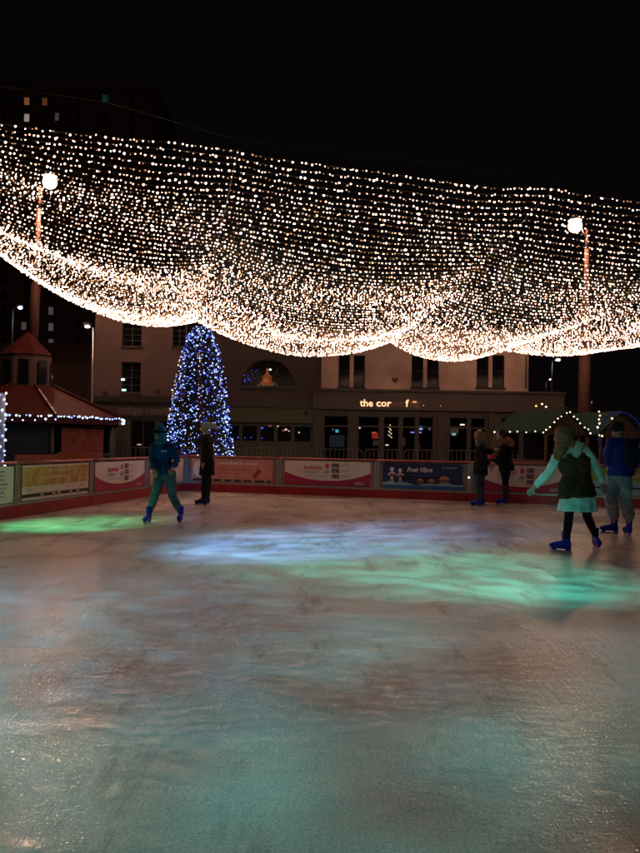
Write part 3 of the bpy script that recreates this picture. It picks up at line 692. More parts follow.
for px, py, c, s, r_ in ((265.5, 423.8, (1, .8, .7), 1.5, 1.8), (262, 428, (.1, .1, 1), 1.6, 2.2), (278, 426.3, (1, .6, .4), .9, 1.5), (286, 429.5, (1, .75, .6), 1.5, 2), (289, 431, (1, .5, .5), .8, 1.7), (299, 432.5, (1, .6, .45), 1, 1.6), (270, 426, (.8, .3, .3), .3, 3), (284, 430.5, (.6, .15, .2), .4, 4), (262, 438, (.1, .1, 1), .6, 1.4), (245, 438, (.1, .1, 1), .6, 1.3), (251, 437.5, (.1, .1, 1), .7, 1.2), (238, 437.5, (.15, .15, 1), .9, 1.2)):
    glowbox(mb, 'pane_reflection', px, py, r_, 1.2, c, s, YM-.075)  # small glowing boxes painted as reflections on the shop panes
# --- left building
lb = empty('grey_building', (X(140), YB-.6, -.12), 'grey rendered building with sash windows over a dark green shopfront', 'building')
YL = YB-.6; lx0, lx1 = X(94, 380, YL), X(186, 380, YL); lf0, lf1 = Z(416, 140, YL), Z(403, 140, YL)
lw = [(X(a, 370, YL), X(b_, 370, YL), Z(c, (a+b_)/2, YL), Z(d, (a+b_)/2, YL)) for a, b_, c, d in ((121.5, 141, 392.5, 362), (121.5, 141, 346, 323), (172, 186-1, 346, 325))]
wall_holes('wall', lx0, lx1, lf1+.3, 7.7, YL, .3, lw, M['render_grey'], lb)
for h in lw: window(lb, *h, YL, 1, 3, fm=M['fascia_grey'], fw=.035)
B('side_wall', lx0, lx0+.3, lf1+.3, 7.7, YL+.303, YL+8, M['render_grey'], lb); B('roof', lx0-.2, lx1, 7.703, 7.95, YL-.2, YL+8, M['fascia_grey'], lb)
B('cornice', lx0-.05, lx1, lf1+.003, lf1+.296, YL-.3, YL+.3, M['shop_dark'], lb, .02)
B('fascia', lx0, lx1, lf0, lf1, YL-.2, YL+.1, M['fascia_grey'], lb)
pl = P(117.5, 413.2, YL-.215); text_obj('lettering', 'indigo rooms', .50, mat('sign_grey', (.13, .11, .10), .5), lb, Matrix(((.95, 0, 0, pl.x), (0, 0, -1, pl.y), (0, 1, 0, pl.z), (0, 0, 0, 1))), offset=.006)
lh = [(X(a, 430, YL), X(b_, 430, YL), .3, lf0-.2) for a, b_ in ((104, 116), (131, 156), (160, 183))]
M['shop_green'] = mat('shopfront_green', (.04, .06, .035), .5)
wall_holes('shopfront', lx0, lx1, -.12, lf0-.003, YL-.1, .15, lh, M['shop_green'], lb)
for h in lh: window(lb, *h, YL-.1, 1, 0, fm=M['shop_dark'], sill=False, rec=.06)
for px in (133.5,): pass
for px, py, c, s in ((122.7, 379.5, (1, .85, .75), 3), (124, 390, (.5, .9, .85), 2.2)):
    glowbox(lb, 'window_reflection_glow', px, py, 4, 1.8, c, s, YL+.03)  # emissive boxes stand in for reflections in the sash window
glowbox(lb, 'doorway_lamp', 139.3, 444.6, 4, 1.4, (1, .5, .35), .5, YL-.12)
for px, py in ((105, 392), (157.5, 391)): bm = bmesh.new(); uvs(bm, P(px, py, YL-.06), .10); bmobj('wall_lamp', bm, M['fascia_grey'], lb)

# --- tower block far behind
YT = 95.0; tb = empty('tower_block', (X(70, 400, YT), YT, -.12), 'dark tower block far behind the net with a few lit windows', 'tower block')
tx0, tx1 = X(-60, 400, YT), X(150, 200, YT); tz1 = Z(92, 70, YT)
B('wall', tx0, tx1, -.12, tz1, YT, YT+14, M['concrete'], tb); B('roof', tx0-.5, tx1+.5, tz1+.003, tz1+1, YT-.5, YT+14, M['concrete'], tb)
pane_me = bpy.data.meshes.new('window'); bm = bmesh.new(); bbox(bm, (0, 0, 0), (.62, .1, .95)); bm.to_mesh(pane_me); bm.free()
fr_me = bpy.data.meshes.new('window_frame'); bm = bmesh.new()
for c, s in (((-.4, 0, 0), (.16, .16, 1.3)), ((.4, 0, 0), (.16, .16, 1.3)), ((0, 0, .56), (.64, .16, .16)), ((0, 0, -.56), (.64, .16, .16))): bbox(bm, c, s)
bm.to_mesh(fr_me); bm.free(); fr_me.materials.append(M['concrete'])
lit_w = {(27, 0): ((1, .38, .16), .7, 27, 101.5, 1.0), (45, 0): ((1, .35, .15), .35, 45, 102, 1.0), (105, 0): ((.1, .45, .45), .22, 105, 99, 1.6), (27, 1): ((1, .75, .7), 1.2, 27, 118, 1.0), (57, 1): ((.6, .5, .5), .35, 57, 117, .7), (51, 13): ((.6, .55, .55), .42, 51, 311, .9), (51, 14): ((.6, .55, .55), .45, 51, 327, .9), (51, 15): ((.6, .55, .55), .40, 51, 343, .9), (24, 14): ((.7, .45, .4), .40, 24, 326, .9)}
for rrow in range(16):
    for c in (-40, -18, 4, 27, 51, 78, 105, 132):
        key = None
        for k in lit_w:
            if k[1] == rrow and abs(k[0]-c) < 8: key = k
        py = 102+rrow*16.05
        if key and rrow < 2 and key[0] in (57,): pass
        q = P(c, py, YT-.1) if not key else P(lit_w[key][2], lit_w[key][3], YT-.1)
        o = link('window', fr_me, tb); o.location = q - tb.location; o.matrix_parent_inverse = Matrix.Identity(4)
        pm = pane_me if not key else pane_me.copy()
        o2 = bpy.data.objects.new('pane', pm); COL.objects.link(o2); o2.parent = o; o2.location = (0, .0, 0)
        if key:
            pm.materials.append(glow('tower_window', lit_w[key][0], lit_w[key][1]*.22)); o2.scale = (lit_w[key][4], 1, 1)
pane_me.materials.append(M['glass'])
# long low dark terrace right of the tower, only its roofline shows
lt = empty('terrace_house', (X(60, 400, 60), 60, -.12), 'low dark terrace behind the red kiosk', 'house')
B('wall', X(-80, 400, 60), X(92, 400, 60), -.12, Z(362, 60, 60), 60, 68, M['concrete'], lt)
bm = bmesh.new(); a, b_ = X(-80, 400, 60)-.3, X(92, 400, 60)+.3; z_ = Z(362, 60, 60)
pv = [bm.verts.new(p) for p in ((a, 59.7, z_), (b_, 59.7, z_), (b_, 68.3, z_), (a, 68.3, z_), (a, 64, z_+2), (b_, 64, z_+2))]
for f_ in ((0, 1, 5, 4), (2, 3, 4, 5), (0, 4, 3), (1, 2, 5), (0, 3, 2, 1)): bm.faces.new([pv[i] for i in f_])
bmobj('roof', bm, M['concrete'], lt)

# ------------------------------------------------------------------ street lamps
def street_lamp(pole_px, base_py, head, Y, col, s, label, hw=3.2, hh=1.6, rad=.06, name='street_lamp'):
    top = P(pole_px, head[1]+1, Y); r = empty(name, (top.x, Y, -.12), label, 'street lamp', 'street lamps beyond the rink')
    tube('pole', [(top.x, Y, -.12), (top.x, Y, top.z)], [rad, rad*.6], M['steel'], r, 8)
    h = P(*head, Y)
    tube('arm', [(top.x, Y, top.z-.03), (h.x, Y-.02, h.z+.1)], rad*.5, M['steel'], r, 6)
    k = Y/FP; g = box('lamp_head', h+Vector((0, 0, .06+hh*k/2)), (hw*k*1.4, .3, .12), M['steel'], r, bevel=.03)
    bm = bmesh.new(); uvs(bm, h, 1, 12, 8, (hw*k/2, .12, hh*k/2)); bmobj('lens', bm, glow('lens', col, s), g, True)
street_lamp(93.5, 380, (87.5, 326.7), 33, (1, .75, .62), 14, 'street lamp standing at the corner of the grey building', 5, 2.4)
street_lamp(13, 380, (20.3, 307.8), 45, (.5, .7, 1), 9, 'street lamp with a bluish white light, left of the mast', 4.5, 2.8)
street_lamp(551.8, 420, (557.8, 360), 55, (1, .85, .8), 8, 'taller street lamp with a white light right of the pub', 4.6, 2.2, .08)
street_lamp(545.8, 420, (550.2, 379.5), 75, (1, .85, .8), 4, 'small distant street lamp below the taller white one', 2.4, 1.2, .08)
street_lamp(549, 420, (552, 401.5), 48, (1, .5, .25), 14, 'street lamp with an orange light just over the green roof', 4.6, 3.8)
street_lamp(591, 420, (591.5, 402.5), 60, (.5, .2, .06), .5, 'dim thin lamp post between the two green stalls', 1.2, 3)

# ------------------------------------------------------------------ red kiosk with its cupola
YK = 21.5; kk = YK/FP; kc = P(26, 420, YK); kx = kc.x; RK = 2.8
kio = empty('kiosk', (kx, YK, -.12), 'octagonal kiosk with a red roof and small cupola, edged with white lights', 'kiosk')
def ang(i, off=-27.6-45+45): return R(-10 - 45*i)
def octo(Rr, z, i): t = ang(i); return Vector((kx+Rr*math.cos(t), YK+Rr*math.sin(t), z))
ze = P(118, 418.5, YK-.5).z
zr = P(40, 386, YK-.6).z; Rc = 24*kk
for i in range(8):
    bm = bmesh.new(); c = [octo(RK, ze, i), octo(RK, ze, i+1), octo(Rc*1.25, zr, i+1), octo(Rc*1.25, zr, i)]
    a = [bm.verts.new(p) for p in c]; b2 = [bm.verts.new(p-Vector((0, 0, .05))) for p in c]
    bm.faces.new(a); bm.faces.new(b2[::-1])
    for k in range(4): bm.faces.new((a[k], b2[k], b2[(k+1) % 4], a[(k+1) % 4]))
    rf = bmobj('roof_panel', bm, M['roof_red'], kio)
    tube('ridge', [octo(RK, ze+.03, i), octo(Rc*1.25, zr+.03, i)], .04, M['roof_red'], rf, 6)
    # valance, post
    p0, p1 = octo(RK-.03, ze-.03, i), octo(RK-.03, ze-.03, i+1)
    bm = bmesh.new(); bm.faces.new([bm.verts.new(p) for p in (p0, p1, p1-Vector((0, 0, .16)), p0-Vector((0, 0, .16)))]); bmobj('valance', bm, M['roof_red'], kio)
    q = octo(RK*.9, 0, i); tube('post', [(q.x, q.y, -.12), (q.x, q.y, ze)], .06, M['shop_dark'], kio, 8)
    # cupola wall panel with an arched opening
    c0, c1 = octo(Rc, 0, i), octo(Rc, 0, i+1); zc0, zc1 = zr-.05, P(26, 356, YK).z; d = (c1-c0); L_ = d.length; d.normalize()
    fr = Face(Vector((c0.x, c0.y, 0)), d, (d.y, -d.x, 0)); bm = bmesh.new()
    hw = L_*.26; ar = hw; mid = L_/2; za_ = zc0+(zc1-zc0)*.12; zs_ = zc1-(zc1-zc0)*.16-ar
    def qq(*pp): bm.faces.new([bm.verts.new(fr.p(u, v)) for u, v in pp])
    qq((0, zc0), (mid-hw, zc0), (mid-hw, zc1), (0, zc1)); qq((mid+hw, zc0), (L_, zc0), (L_, zc1), (mid+hw, zc1)); qq((mid-hw, zc0), (mid+hw, zc0), (mid+hw, za_), (mid-hw, za_))
    for k in range(8):
        t0, t1 = math.pi*(1-k/8), math.pi*(1-(k+1)/8); qq((mid+ar*math.cos(t0), zs_+ar*math.sin(t0)), (mid+ar*math.cos(t1), zs_+ar*math.sin(t1)), (mid+ar*math.cos(t1), zc1), (mid+ar*math.cos(t0), zc1))
    cw = bmobj('cupola_wall', bm, mat('cupola', (.07, .035, .03), .7), kio) if i == 0 else bmobj('cupola_wall', bm, kio.children[-1].data.materials[0] if False else bpy.data.materials['cupola'], kio)
    fr.box('glass', mid-hw, za_, -.06, mid+hw, zs_+ar, -.05, M['glass'], cw)
    bm = bmesh.new(); zp = P(27, 331, YK).z; bm.faces.new([bm.verts.new(p) for p in (octo(Rc*1.12, zc1, i), octo(Rc*1.12, zc1, i+1), Vector((kx, YK, zp)))])
    bmobj('cupola_roof', bm, M['roof_red'], kio)
# walls of the kiosk: blue grey canvas and a red display panel
for i in range(8):
    c0, c1 = octo(RK*.9, 0, i), octo(RK*.9, 0, i+1); d = (c1-c0); L_ = d.length; d.normalize(); fr = Face(Vector((c0.x, c0.y, 0)), -d, (d.y, -d.x, 0)); fr.du = d
    m_ = mat('canvas', (.03, .035, .045), .8) if i else mat('display_red', (.14, .012, .008), .7, col2=(.26, .05, .03), vscale=6)
    if i == 0:
        fr.box('side_panel', .08, -.12, -.02, L_-.08, 1.0, .02, M['shop_dark'], kio)
        fr.box('red_display', .25, 1.1, -.02, L_-.3, ze-.3, .02, m_, kio)
        fr.box('counter', .05, 1.02, -.05, L_-.05, 1.08, .25, M['timber'], kio)
    else: fr.box('canvas_wall', .07, -.12, -.02, L_-.07, ze-.22, .02, m_, kio)
# light chain along the eave and up one ridge
lp, li = [], []
for i in (7, 0, 1):
    a, b_ = octo(RK+.05, ze-.02, i), octo(RK+.05, ze-.02, i+1); n = 26
    for k in range(n):
        p_ = a.lerp(b_, (k+random.uniform(-.3, .3))/n); p_.z += random.uniform(-.02, .03) - (.10 if (k % 3 == 0 and i) else 0); lp.append(p_); li.append(random.choice((0, 0, 1, 2)))
bulbs('eave_lights', lp, rng.uniform(.018, .034, len(lp)), [M['cool'], M['blue_b'], M['blue_a']], li, kio)
lp = [octo(RK+.05, ze+.05, 1).lerp(octo(Rc*1.25, zr+.06, 1), t) for t in np.linspace(.02, .8, 16)]
bulbs('ridge_lights', lp, rng.uniform(.02, .035, 16), [glow('ridge', (1, .55, .4), .55)], np.zeros(16, int), kio)
# post wound with cool lights at the left edge
q = P(1, 450, 17); lpst = empty('lit_post', (q.x, 17, -.12), 'post wound with cool white and blue lights at the left edge', 'lit post')
zt = P(1, 393, 17).z; tube('pole', [(q.x, 17, -.12), (q.x, 17, zt)], .07, mat('post_pale', (.45, .5, .6), .5), lpst, 10)
lp = [Vector((q.x+.09*math.cos(t*2.6), 17+.09*math.sin(t*2.6), z_)) for t, z_ in zip(range(40), np.linspace(.6, zt, 40))]
bulbs('lights', lp, rng.uniform(.02, .034, 40), [M['cool'], M['blue_b'], M['blue_a']], rng.choice(3, 40), lpst)
# orange barrier boards lying along the back of the left barrier
for a, b_, lab in (((15, 456), (62, 455), 'long orange plastic board lying behind the gold banner'), ((58, 453.5), (103, 453), 'orange plastic board lying behind the white and magenta banner')):
    p0, p1 = P(*a, 19.0), P(*b_, 19.4); d = p1-p0
    ob = empty('plastic_board', ((p0.x+p1.x)/2, 19.2, -.12), lab, 'plastic barrier', 'orange plastic boards behind the rink')
    rz = math.atan2(d.y, d.x); c = (p0+p1)/2
    box('board', c-Vector((0, 0, .1)), (d.length, .05, .24), mat('orange_plastic', (.45, .10, .03), .4), ob, rz, .01)
    for t in (.15, .85): q = p0.lerp(p1, t); box('foot', (q.x, q.y, (q.z-.24)/2), (.12, .4, q.z-.0), M['shop_dark'], ob, rz, .01)

# ------------------------------------------------------------------ Christmas tree
YX = 27.0; tx = P(200, 400, YX).x; zt = P(201, 326, YX).z; kx_ = YX/FP
xt = empty('christmas_tree', (tx, YX, -.12), 'tall conical Christmas tree covered in blue and gold lights', 'tree')
zb_ = P(200, 449, YX).z - .1; Rb = 33*kx_
tube('trunk', [(tx, YX, -.12), (tx, YX, zt-.2)], [.14, .02], M['bark'], xt, 8)
def prof(h): return Rb*(0.05 + .95*(1-h)**.40)   # h 0 bottom .. 1 top
V, F = [], []
for i in range(16000):
    h = random.random()**1.25; a = random.uniform(0, 2*math.pi); rr = prof(h)*(random.random()**.45)*(1+.12*noise.noise(Vector((a*2, h*9, 0))))*.97
    z_ = zb_ + h*(zt-zb_) - rr*.18
    c = Vector((tx+rr*math.cos(a), YX+rr*math.sin(a), z_)); d = Vector((math.cos(a), math.sin(a), random.uniform(-.35, .15))) ; s = Vector((-math.sin(a), math.cos(a), random.uniform(-.4, .4)))
    l = random.uniform(.05, .13); w2 = random.uniform(.012, .03); n0 = len(V)
    V += [c-s*w2, c+s*w2, c+d*l]; F.append((n0, n0+1, n0+2))
mesh_np('crown', [tuple(v) for v in V], F, xt, [M['needles']])
lp, li = [], []
for i in range(1150):
    h = random.random()**1.15; a = random.uniform(0, 2*math.pi); rr = prof(h)*random.uniform(.84, 1.10); z_ = zb_+h*(zt-zb_)-rr*.1
    lp.append((tx+rr*math.cos(a), YX+rr*math.sin(a), z_)); li.append(random.choice((0, 0, 0, 1, 2, 2)))
for a, n, h0, h1 in ((R(-84), 20, .1, .98), (R(-165), 18, .22, .8)):
    for i in range(n):
        h = random.uniform(h0, h1); aa = a+random.gauss(0, .09); rr = prof(h)*1.05; lp.append((tx+rr*math.cos(aa), YX+rr*math.sin(aa), zb_+h*(zt-zb_)-rr*.1)); li.append(3)
bulbs('lights', lp, rng.choice([.014, .02, .031], len(lp), p=[.4, .4, .2]), [M['blue_a'], M['blue_b'], M['blue_c'], M['gold']], li, xt)

# ------------------------------------------------------------------ green roofed stalls
def stall(Y, depth, el, apex, er, eave_back, label, grp='green roofed market stalls'):
    """gable faces the rink: left eave, apex, right eave in pixels; ridge runs back-left"""
    e0, ap, e1 = P(*el, Y), P(*apex, Y), P(*er, Y); off = Vector(depth)
    r = empty('market_stall', ((e0.x+e1.x)/2, Y, -.12), label, 'market stall', grp)
    def slab(a, b_, name):
        c = [a, b_, b_+off, a+off]; bm = bmesh.new(); t = [bm.verts.new(p) for p in c]; u = [bm.verts.new(p-Vector((0, 0, .06))) for p in c]
        bm.faces.new(t); bm.faces.new(u[::-1])
        for k in range(4): bm.faces.new((t[k], u[k], u[(k+1) % 4], t[(k+1) % 4]))
        return bmobj(name, bm, M['roof_green'], r)
    slab(e0, ap, 'roof_panel'); slab(ap+Vector((.003, 0, 0)), e1, 'roof_panel')
    s = off.normalized()*.12
    # gable planks
    n = 9; lo = e0.z-.12
    for k in range(n):
        t0, t1 = (k+.03)/n, (k+.97)/n; x0 = e0.x+.1+(e1.x-e0.x-.2)*t0; x1 = e0.x+.1+(e1.x-e0.x-.2)*t1
        def top(x): return (e0.z+(ap.z-e0.z)*(x-e0.x)/(ap.x-e0.x) if x < ap.x else ap.z+(e1.z-ap.z)*(x-ap.x)/(e1.x-ap.x))-.08
        bm = bmesh.new(); pts_ = [(x0, lo), (x1, lo), (x1, top(x1)), (x0, top(x0))]
        if x0 < ap.x < x1: pts_.insert(3, (ap.x, top(ap.x)))
        a = [bm.verts.new((x, Y+.1, z)) for x, z in pts_]; b2 = [bm.verts.new((x, Y+.13, z)) for x, z in pts_]
        bm.faces.new(a); bm.faces.new(b2[::-1])
        for q in range(len(a)): bm.faces.new((a[q], b2[q], b2[(q+1) % len(a)], a[(q+1) % len(a)]))
        bmobj('plank', bm, M['timber'], r)
    for p_ in (e0+Vector((.12, 0, 0)), e1-Vector((.12, 0, 0)), e0+off+Vector((.12, 0, 0)), e1+off-Vector((.12, 0, 0))):
        tube('post', [(p_.x, p_.y+.1, -.12), (p_.x, p_.y+.1, p_.z-.08)], .05, M['timber'], r, 6)
    # side boards below the counter and back
    bm = bmesh.new(); a, b_ = e0+Vector((.12, .1, 0)), e0+off+Vector((.12, .1, 0))
    for k in range(8):
        z0 = -.1+k*.145; d = (b_-a); c = a.lerp(b_, .5); bbox(bm, (c.x, c.y, z0+.07), (math.hypot(d.x, d.y), .03, .135), math.atan2(d.y, d.x))
        bbox(bm, ((e0.x+e1.x)/2, Y+.1, z0+.07), (abs(e1.x-e0.x)-.3, .03, .135))
    bmobj('counter_boards', bm, M['timber'], r)
    bm = bmesh.new(); bbox(bm, ((e0.x+e1.x)/2+off.x*.5, Y+off.y*.5, 1.0), (abs(e1.x-e0.x)*.7, .05, 1.7)); bmobj('back_wall', bm, M['dark'], r)
    return r, e0, ap, e1, off
r, e0, ap, e1, off = stall(22.2, (-.96, 2.3, 0), (543, 431), (567.5, 409.5), (592, 434.5), None, 'green roofed market stall behind the leaning woman, gable edged with bulbs')
lp = [e0.lerp(ap, (k+.5)/6) for k in range(6)] + [ap.lerp(e1, (k+.5)/7) for k in range(7)] + [e0.lerp(e0+off, k/6.3) for k in range(7)]
lp = [p_+Vector((random.uniform(-.02, .02), -.06, random.uniform(-.03, .03)-.03)) for p_ in lp]
bulbs('bulbs', lp, rng.uniform(.024, .034, len(lp)), [M['stall_bulb']], np.zeros(len(lp), int), r)
r, e0, ap, e1, off = stall(25.5, (-.9, 2.4, 0), (598, 434), (622, 411), (650, 436), None, 'green roofed market stall half hidden by the mast and blue hoop')
lp = [e0+off*.0+Vector((random.uniform(-.04, .04), -.05, .74-k*.13)) for k in range(7)]
lp += [ (e0+off).lerp(ap+off, .8)]
bulbs('bulbs', [tuple(p_) for p_ in lp], rng.uniform(.03, .045, len(lp)), [M['stall_bulb']], np.zeros(len(lp), int), r)
lp = [P(x, y, 23.8) for x, y in ((542, 404), (546, 406.8), (536, 406), (612, 418.5), (602, 436), (584, 434))]
fl = empty('festoon', P(580, 405, 23.8), 'sagging festoon wire with a few bulbs above the green stalls', 'festoon')
tube('wire', [P(x, y, 23.8) for x, y in ((536, 405), (542, 403), (546, 406), (570, 408), (612, 417), (640, 418.5), (700, 417))], .008, M['cable'], fl, 4)
bulbs('bulbs', lp, np.full(6, .036), [M['stall_bulb'], M['gold']], [0, 0, 1, 0, 0, 1], fl)
# blue hoop behind the barrier at right
hc = P(620, 436, 18.2); hp = empty('hoop_sign', (hc.x, 18.2, -.12), 'large bright blue hoop standing behind the skater in blue', 'hoop')
blue_p = mat('hoop_blue', (.02, .04, .40), .5, emit=(.03, .05, .8), es=.03)
tube('ring', [hc+Vector((.52*math.cos(t), 0, .56*math.sin(t))) for t in np.linspace(0, 2*math.pi, 37)], .02, blue_p, hp, 8)
tube('stand', [(hc.x, 18.2, -.12), (hc.x, 18.2, hc.z-.56)], .03, M['steel'], hp, 8)
# red round thing on the barrier between the couple
q = P(490.5, 459.5, FPn[3].y+.5); cn = empty('traffic_cone', (q.x, q.y, -.12), 'red road cone showing over the barrier between the couple', 'cone')
bm = bmesh.new(); btube(bm, [(q.x, q.y, -.1), (q.x, q.y, q.z+.12)], [.16, .10], 14); bmobj('body', bm, mat('cone_red', (.6, .05, .03), .4), cn)
bm = bmesh.new(); btube(bm, [(q.x, q.y, q.z-.05), (q.x, q.y, q.z+.02)], [.128, .12], 14); bmobj('sleeve', bm, M['dark'], cn)
box('foot', (q.x, q.y, -.11), (.4, .4, .03), M['dark'], cn)

# ------------------------------------------------------------------ people
def ell_loft(bm, pts, rx, ry, side, sides=14):
    """elliptical sections: rx along side, ry across it"""
    side = Vector(side).normalized(); pts = [Vector(p) for p in pts]; n = len(pts); rings = []
    for i, p in enumerate(pts):
        t = (pts[min(i+1, n-1)]-pts[max(i-1, 0)]).normalized(); s = (side - t*side.dot(t)).normalized(); f = t.cross(s).normalized()
        rings.append([bm.verts.new(p + s*math.cos(2*math.pi*k/sides)*rx[i] + f*math.sin(2*math.pi*k/sides)*ry[i]) for k in range(sides)])
    for i in range(n-1):
        for k in range(sides): bm.faces.new((rings[i][k], rings[i][(k+1) % sides], rings[i+1][(k+1) % sides], rings[i+1][k]))
    bm.faces.new(rings[0][::-1]); bm.faces.new(rings[-1])
def fuse(name, bm, m, parent, vox=.014, smooth=3, fold=0.0, fscale=9):
    bmesh.ops.recalc_face_normals(bm, faces=bm.faces)
    me = bpy.data.meshes.new('tmp'); bm.to_mesh(me); bm.free(); o = bpy.data.objects.new('tmp', me); COL.objects.link(o)
    md = o.modifiers.new('r', 'REMESH'); md.mode = 'VOXEL'; md.voxel_size = vox; md.use_smooth_shade = True
    if smooth: s = o.modifiers.new('s', 'SMOOTH'); s.iterations = smooth; s.factor = .5
    dg = bpy.context.evaluated_depsgraph_get(); out = bpy.data.meshes.new_from_object(o.evaluated_get(dg)); bpy.data.objects.remove(o); bpy.data.meshes.remove(me)
    out.name = name
    if fold:
        nn = [v.normal.copy() for v in out.vertices]
        for v, q in zip(out.vertices, nn): v.co += q*fold*(noise.noise(Vector((v.co.x*fscale, v.co.y*fscale, v.co.z*fscale*1.8)))+.5*noise.noise(v.co*fscale*2.7))
    for p in out.polygons: p.use_smooth = True
    return link(name, out, parent, [m])
def limb(bm, pts, rs, sides=10): btube(bm, pts, rs, sides)
def sph(bm, c, r, s3=(1, 1, 1), rot=None): uvs(bm, c, r, 14, 10, s3, rot)
def hand(bm, wrist, d, palm_n, s=1.0):
    """palm, four unequal bent fingers and a thumb"""
    d = Vector(d).normalized(); pn = Vector(palm_n); pn = (pn-d*pn.dot(d)).normalized(); side = d.cross(pn).normalized()
    btube(bm, [wrist-d*.03, wrist+d*.03*s, wrist+d*.085*s], [.027*s, .034*s, .036*s], 8)
    for k, ln in enumerate((.066, .078, .072, .056)):
        b0 = wrist+d*.075*s+side*(k-1.5)*.021*s; b1 = b0+(d+pn*.25).normalized()*ln*.55*s; b2 = b1+(d*.6+pn*.9).normalized()*ln*.5*s
        btube(bm, [b0, b1, b2], [.0115*s, .0105*s, .0095*s], 6)
    t0 = wrist+d*.03*s-side*.03*s; t1 = t0+(d*.7-side*.8+pn*.3).normalized()*.035*s; btube(bm, [t0, t1, t1+(d+pn*.3).normalized()*.03*s], [.014*s, .0125*s, .011*s], 6)
def skate(parent, toe, heel, ankle, m, s=1.0):
    """toe and heel are the ends of the blade on the ice"""
    d = (toe-heel); d.z = 0; d.normalize(); h = Vector((heel.x, heel.y, 0)); bm = bmesh.new(); L_ = .27*s; side = Vector((-d.y, d.x, 0))
    zb0 = .055
    ell_loft(bm, [h+d*-.02+Vector((0, 0, zb0+.05)), h+d*.05+Vector((0, 0, zb0+.05)), h+d*.14+Vector((0, 0, zb0+.05)), h+d*.22+Vector((0, 0, zb0+.038)), h+d*.275+Vector((0, 0, zb0+.03))], [.036, .046, .048, .048, .028], [.05, .055, .052, .038, .025], side, 12)
    top = Vector((ankle.x, ankle.y, .29*s))
    ell_loft(bm, [h+d*.045+Vector((0, 0, zb0+.03)), h+d*.045+Vector((0, 0, .16)), top], [.046, .048, .056], [.056, .056, .062], side, 12)
    b = fuse('skate', bm, m, parent, .012, 2)
    bm = bmesh.new(); rz = math.atan2(d.y, d.x)
    c = h+d*.12; bbox(bm, (c.x, c.y, .014), (.30, .005, .028), rz)
    bmobj('blade', bm, M['blade'], b)
    bm = bmesh.new()
    for t in (.02, .21): c = h+d*t; bbox(bm, (c.x, c.y, .042), (.06, .03, .034), rz)
    bbox(bm, ((h+d*.115).x, (h+d*.115).y, .056), (.27, .06, .014), rz); bmobj('blade_holder', bm, m, b)
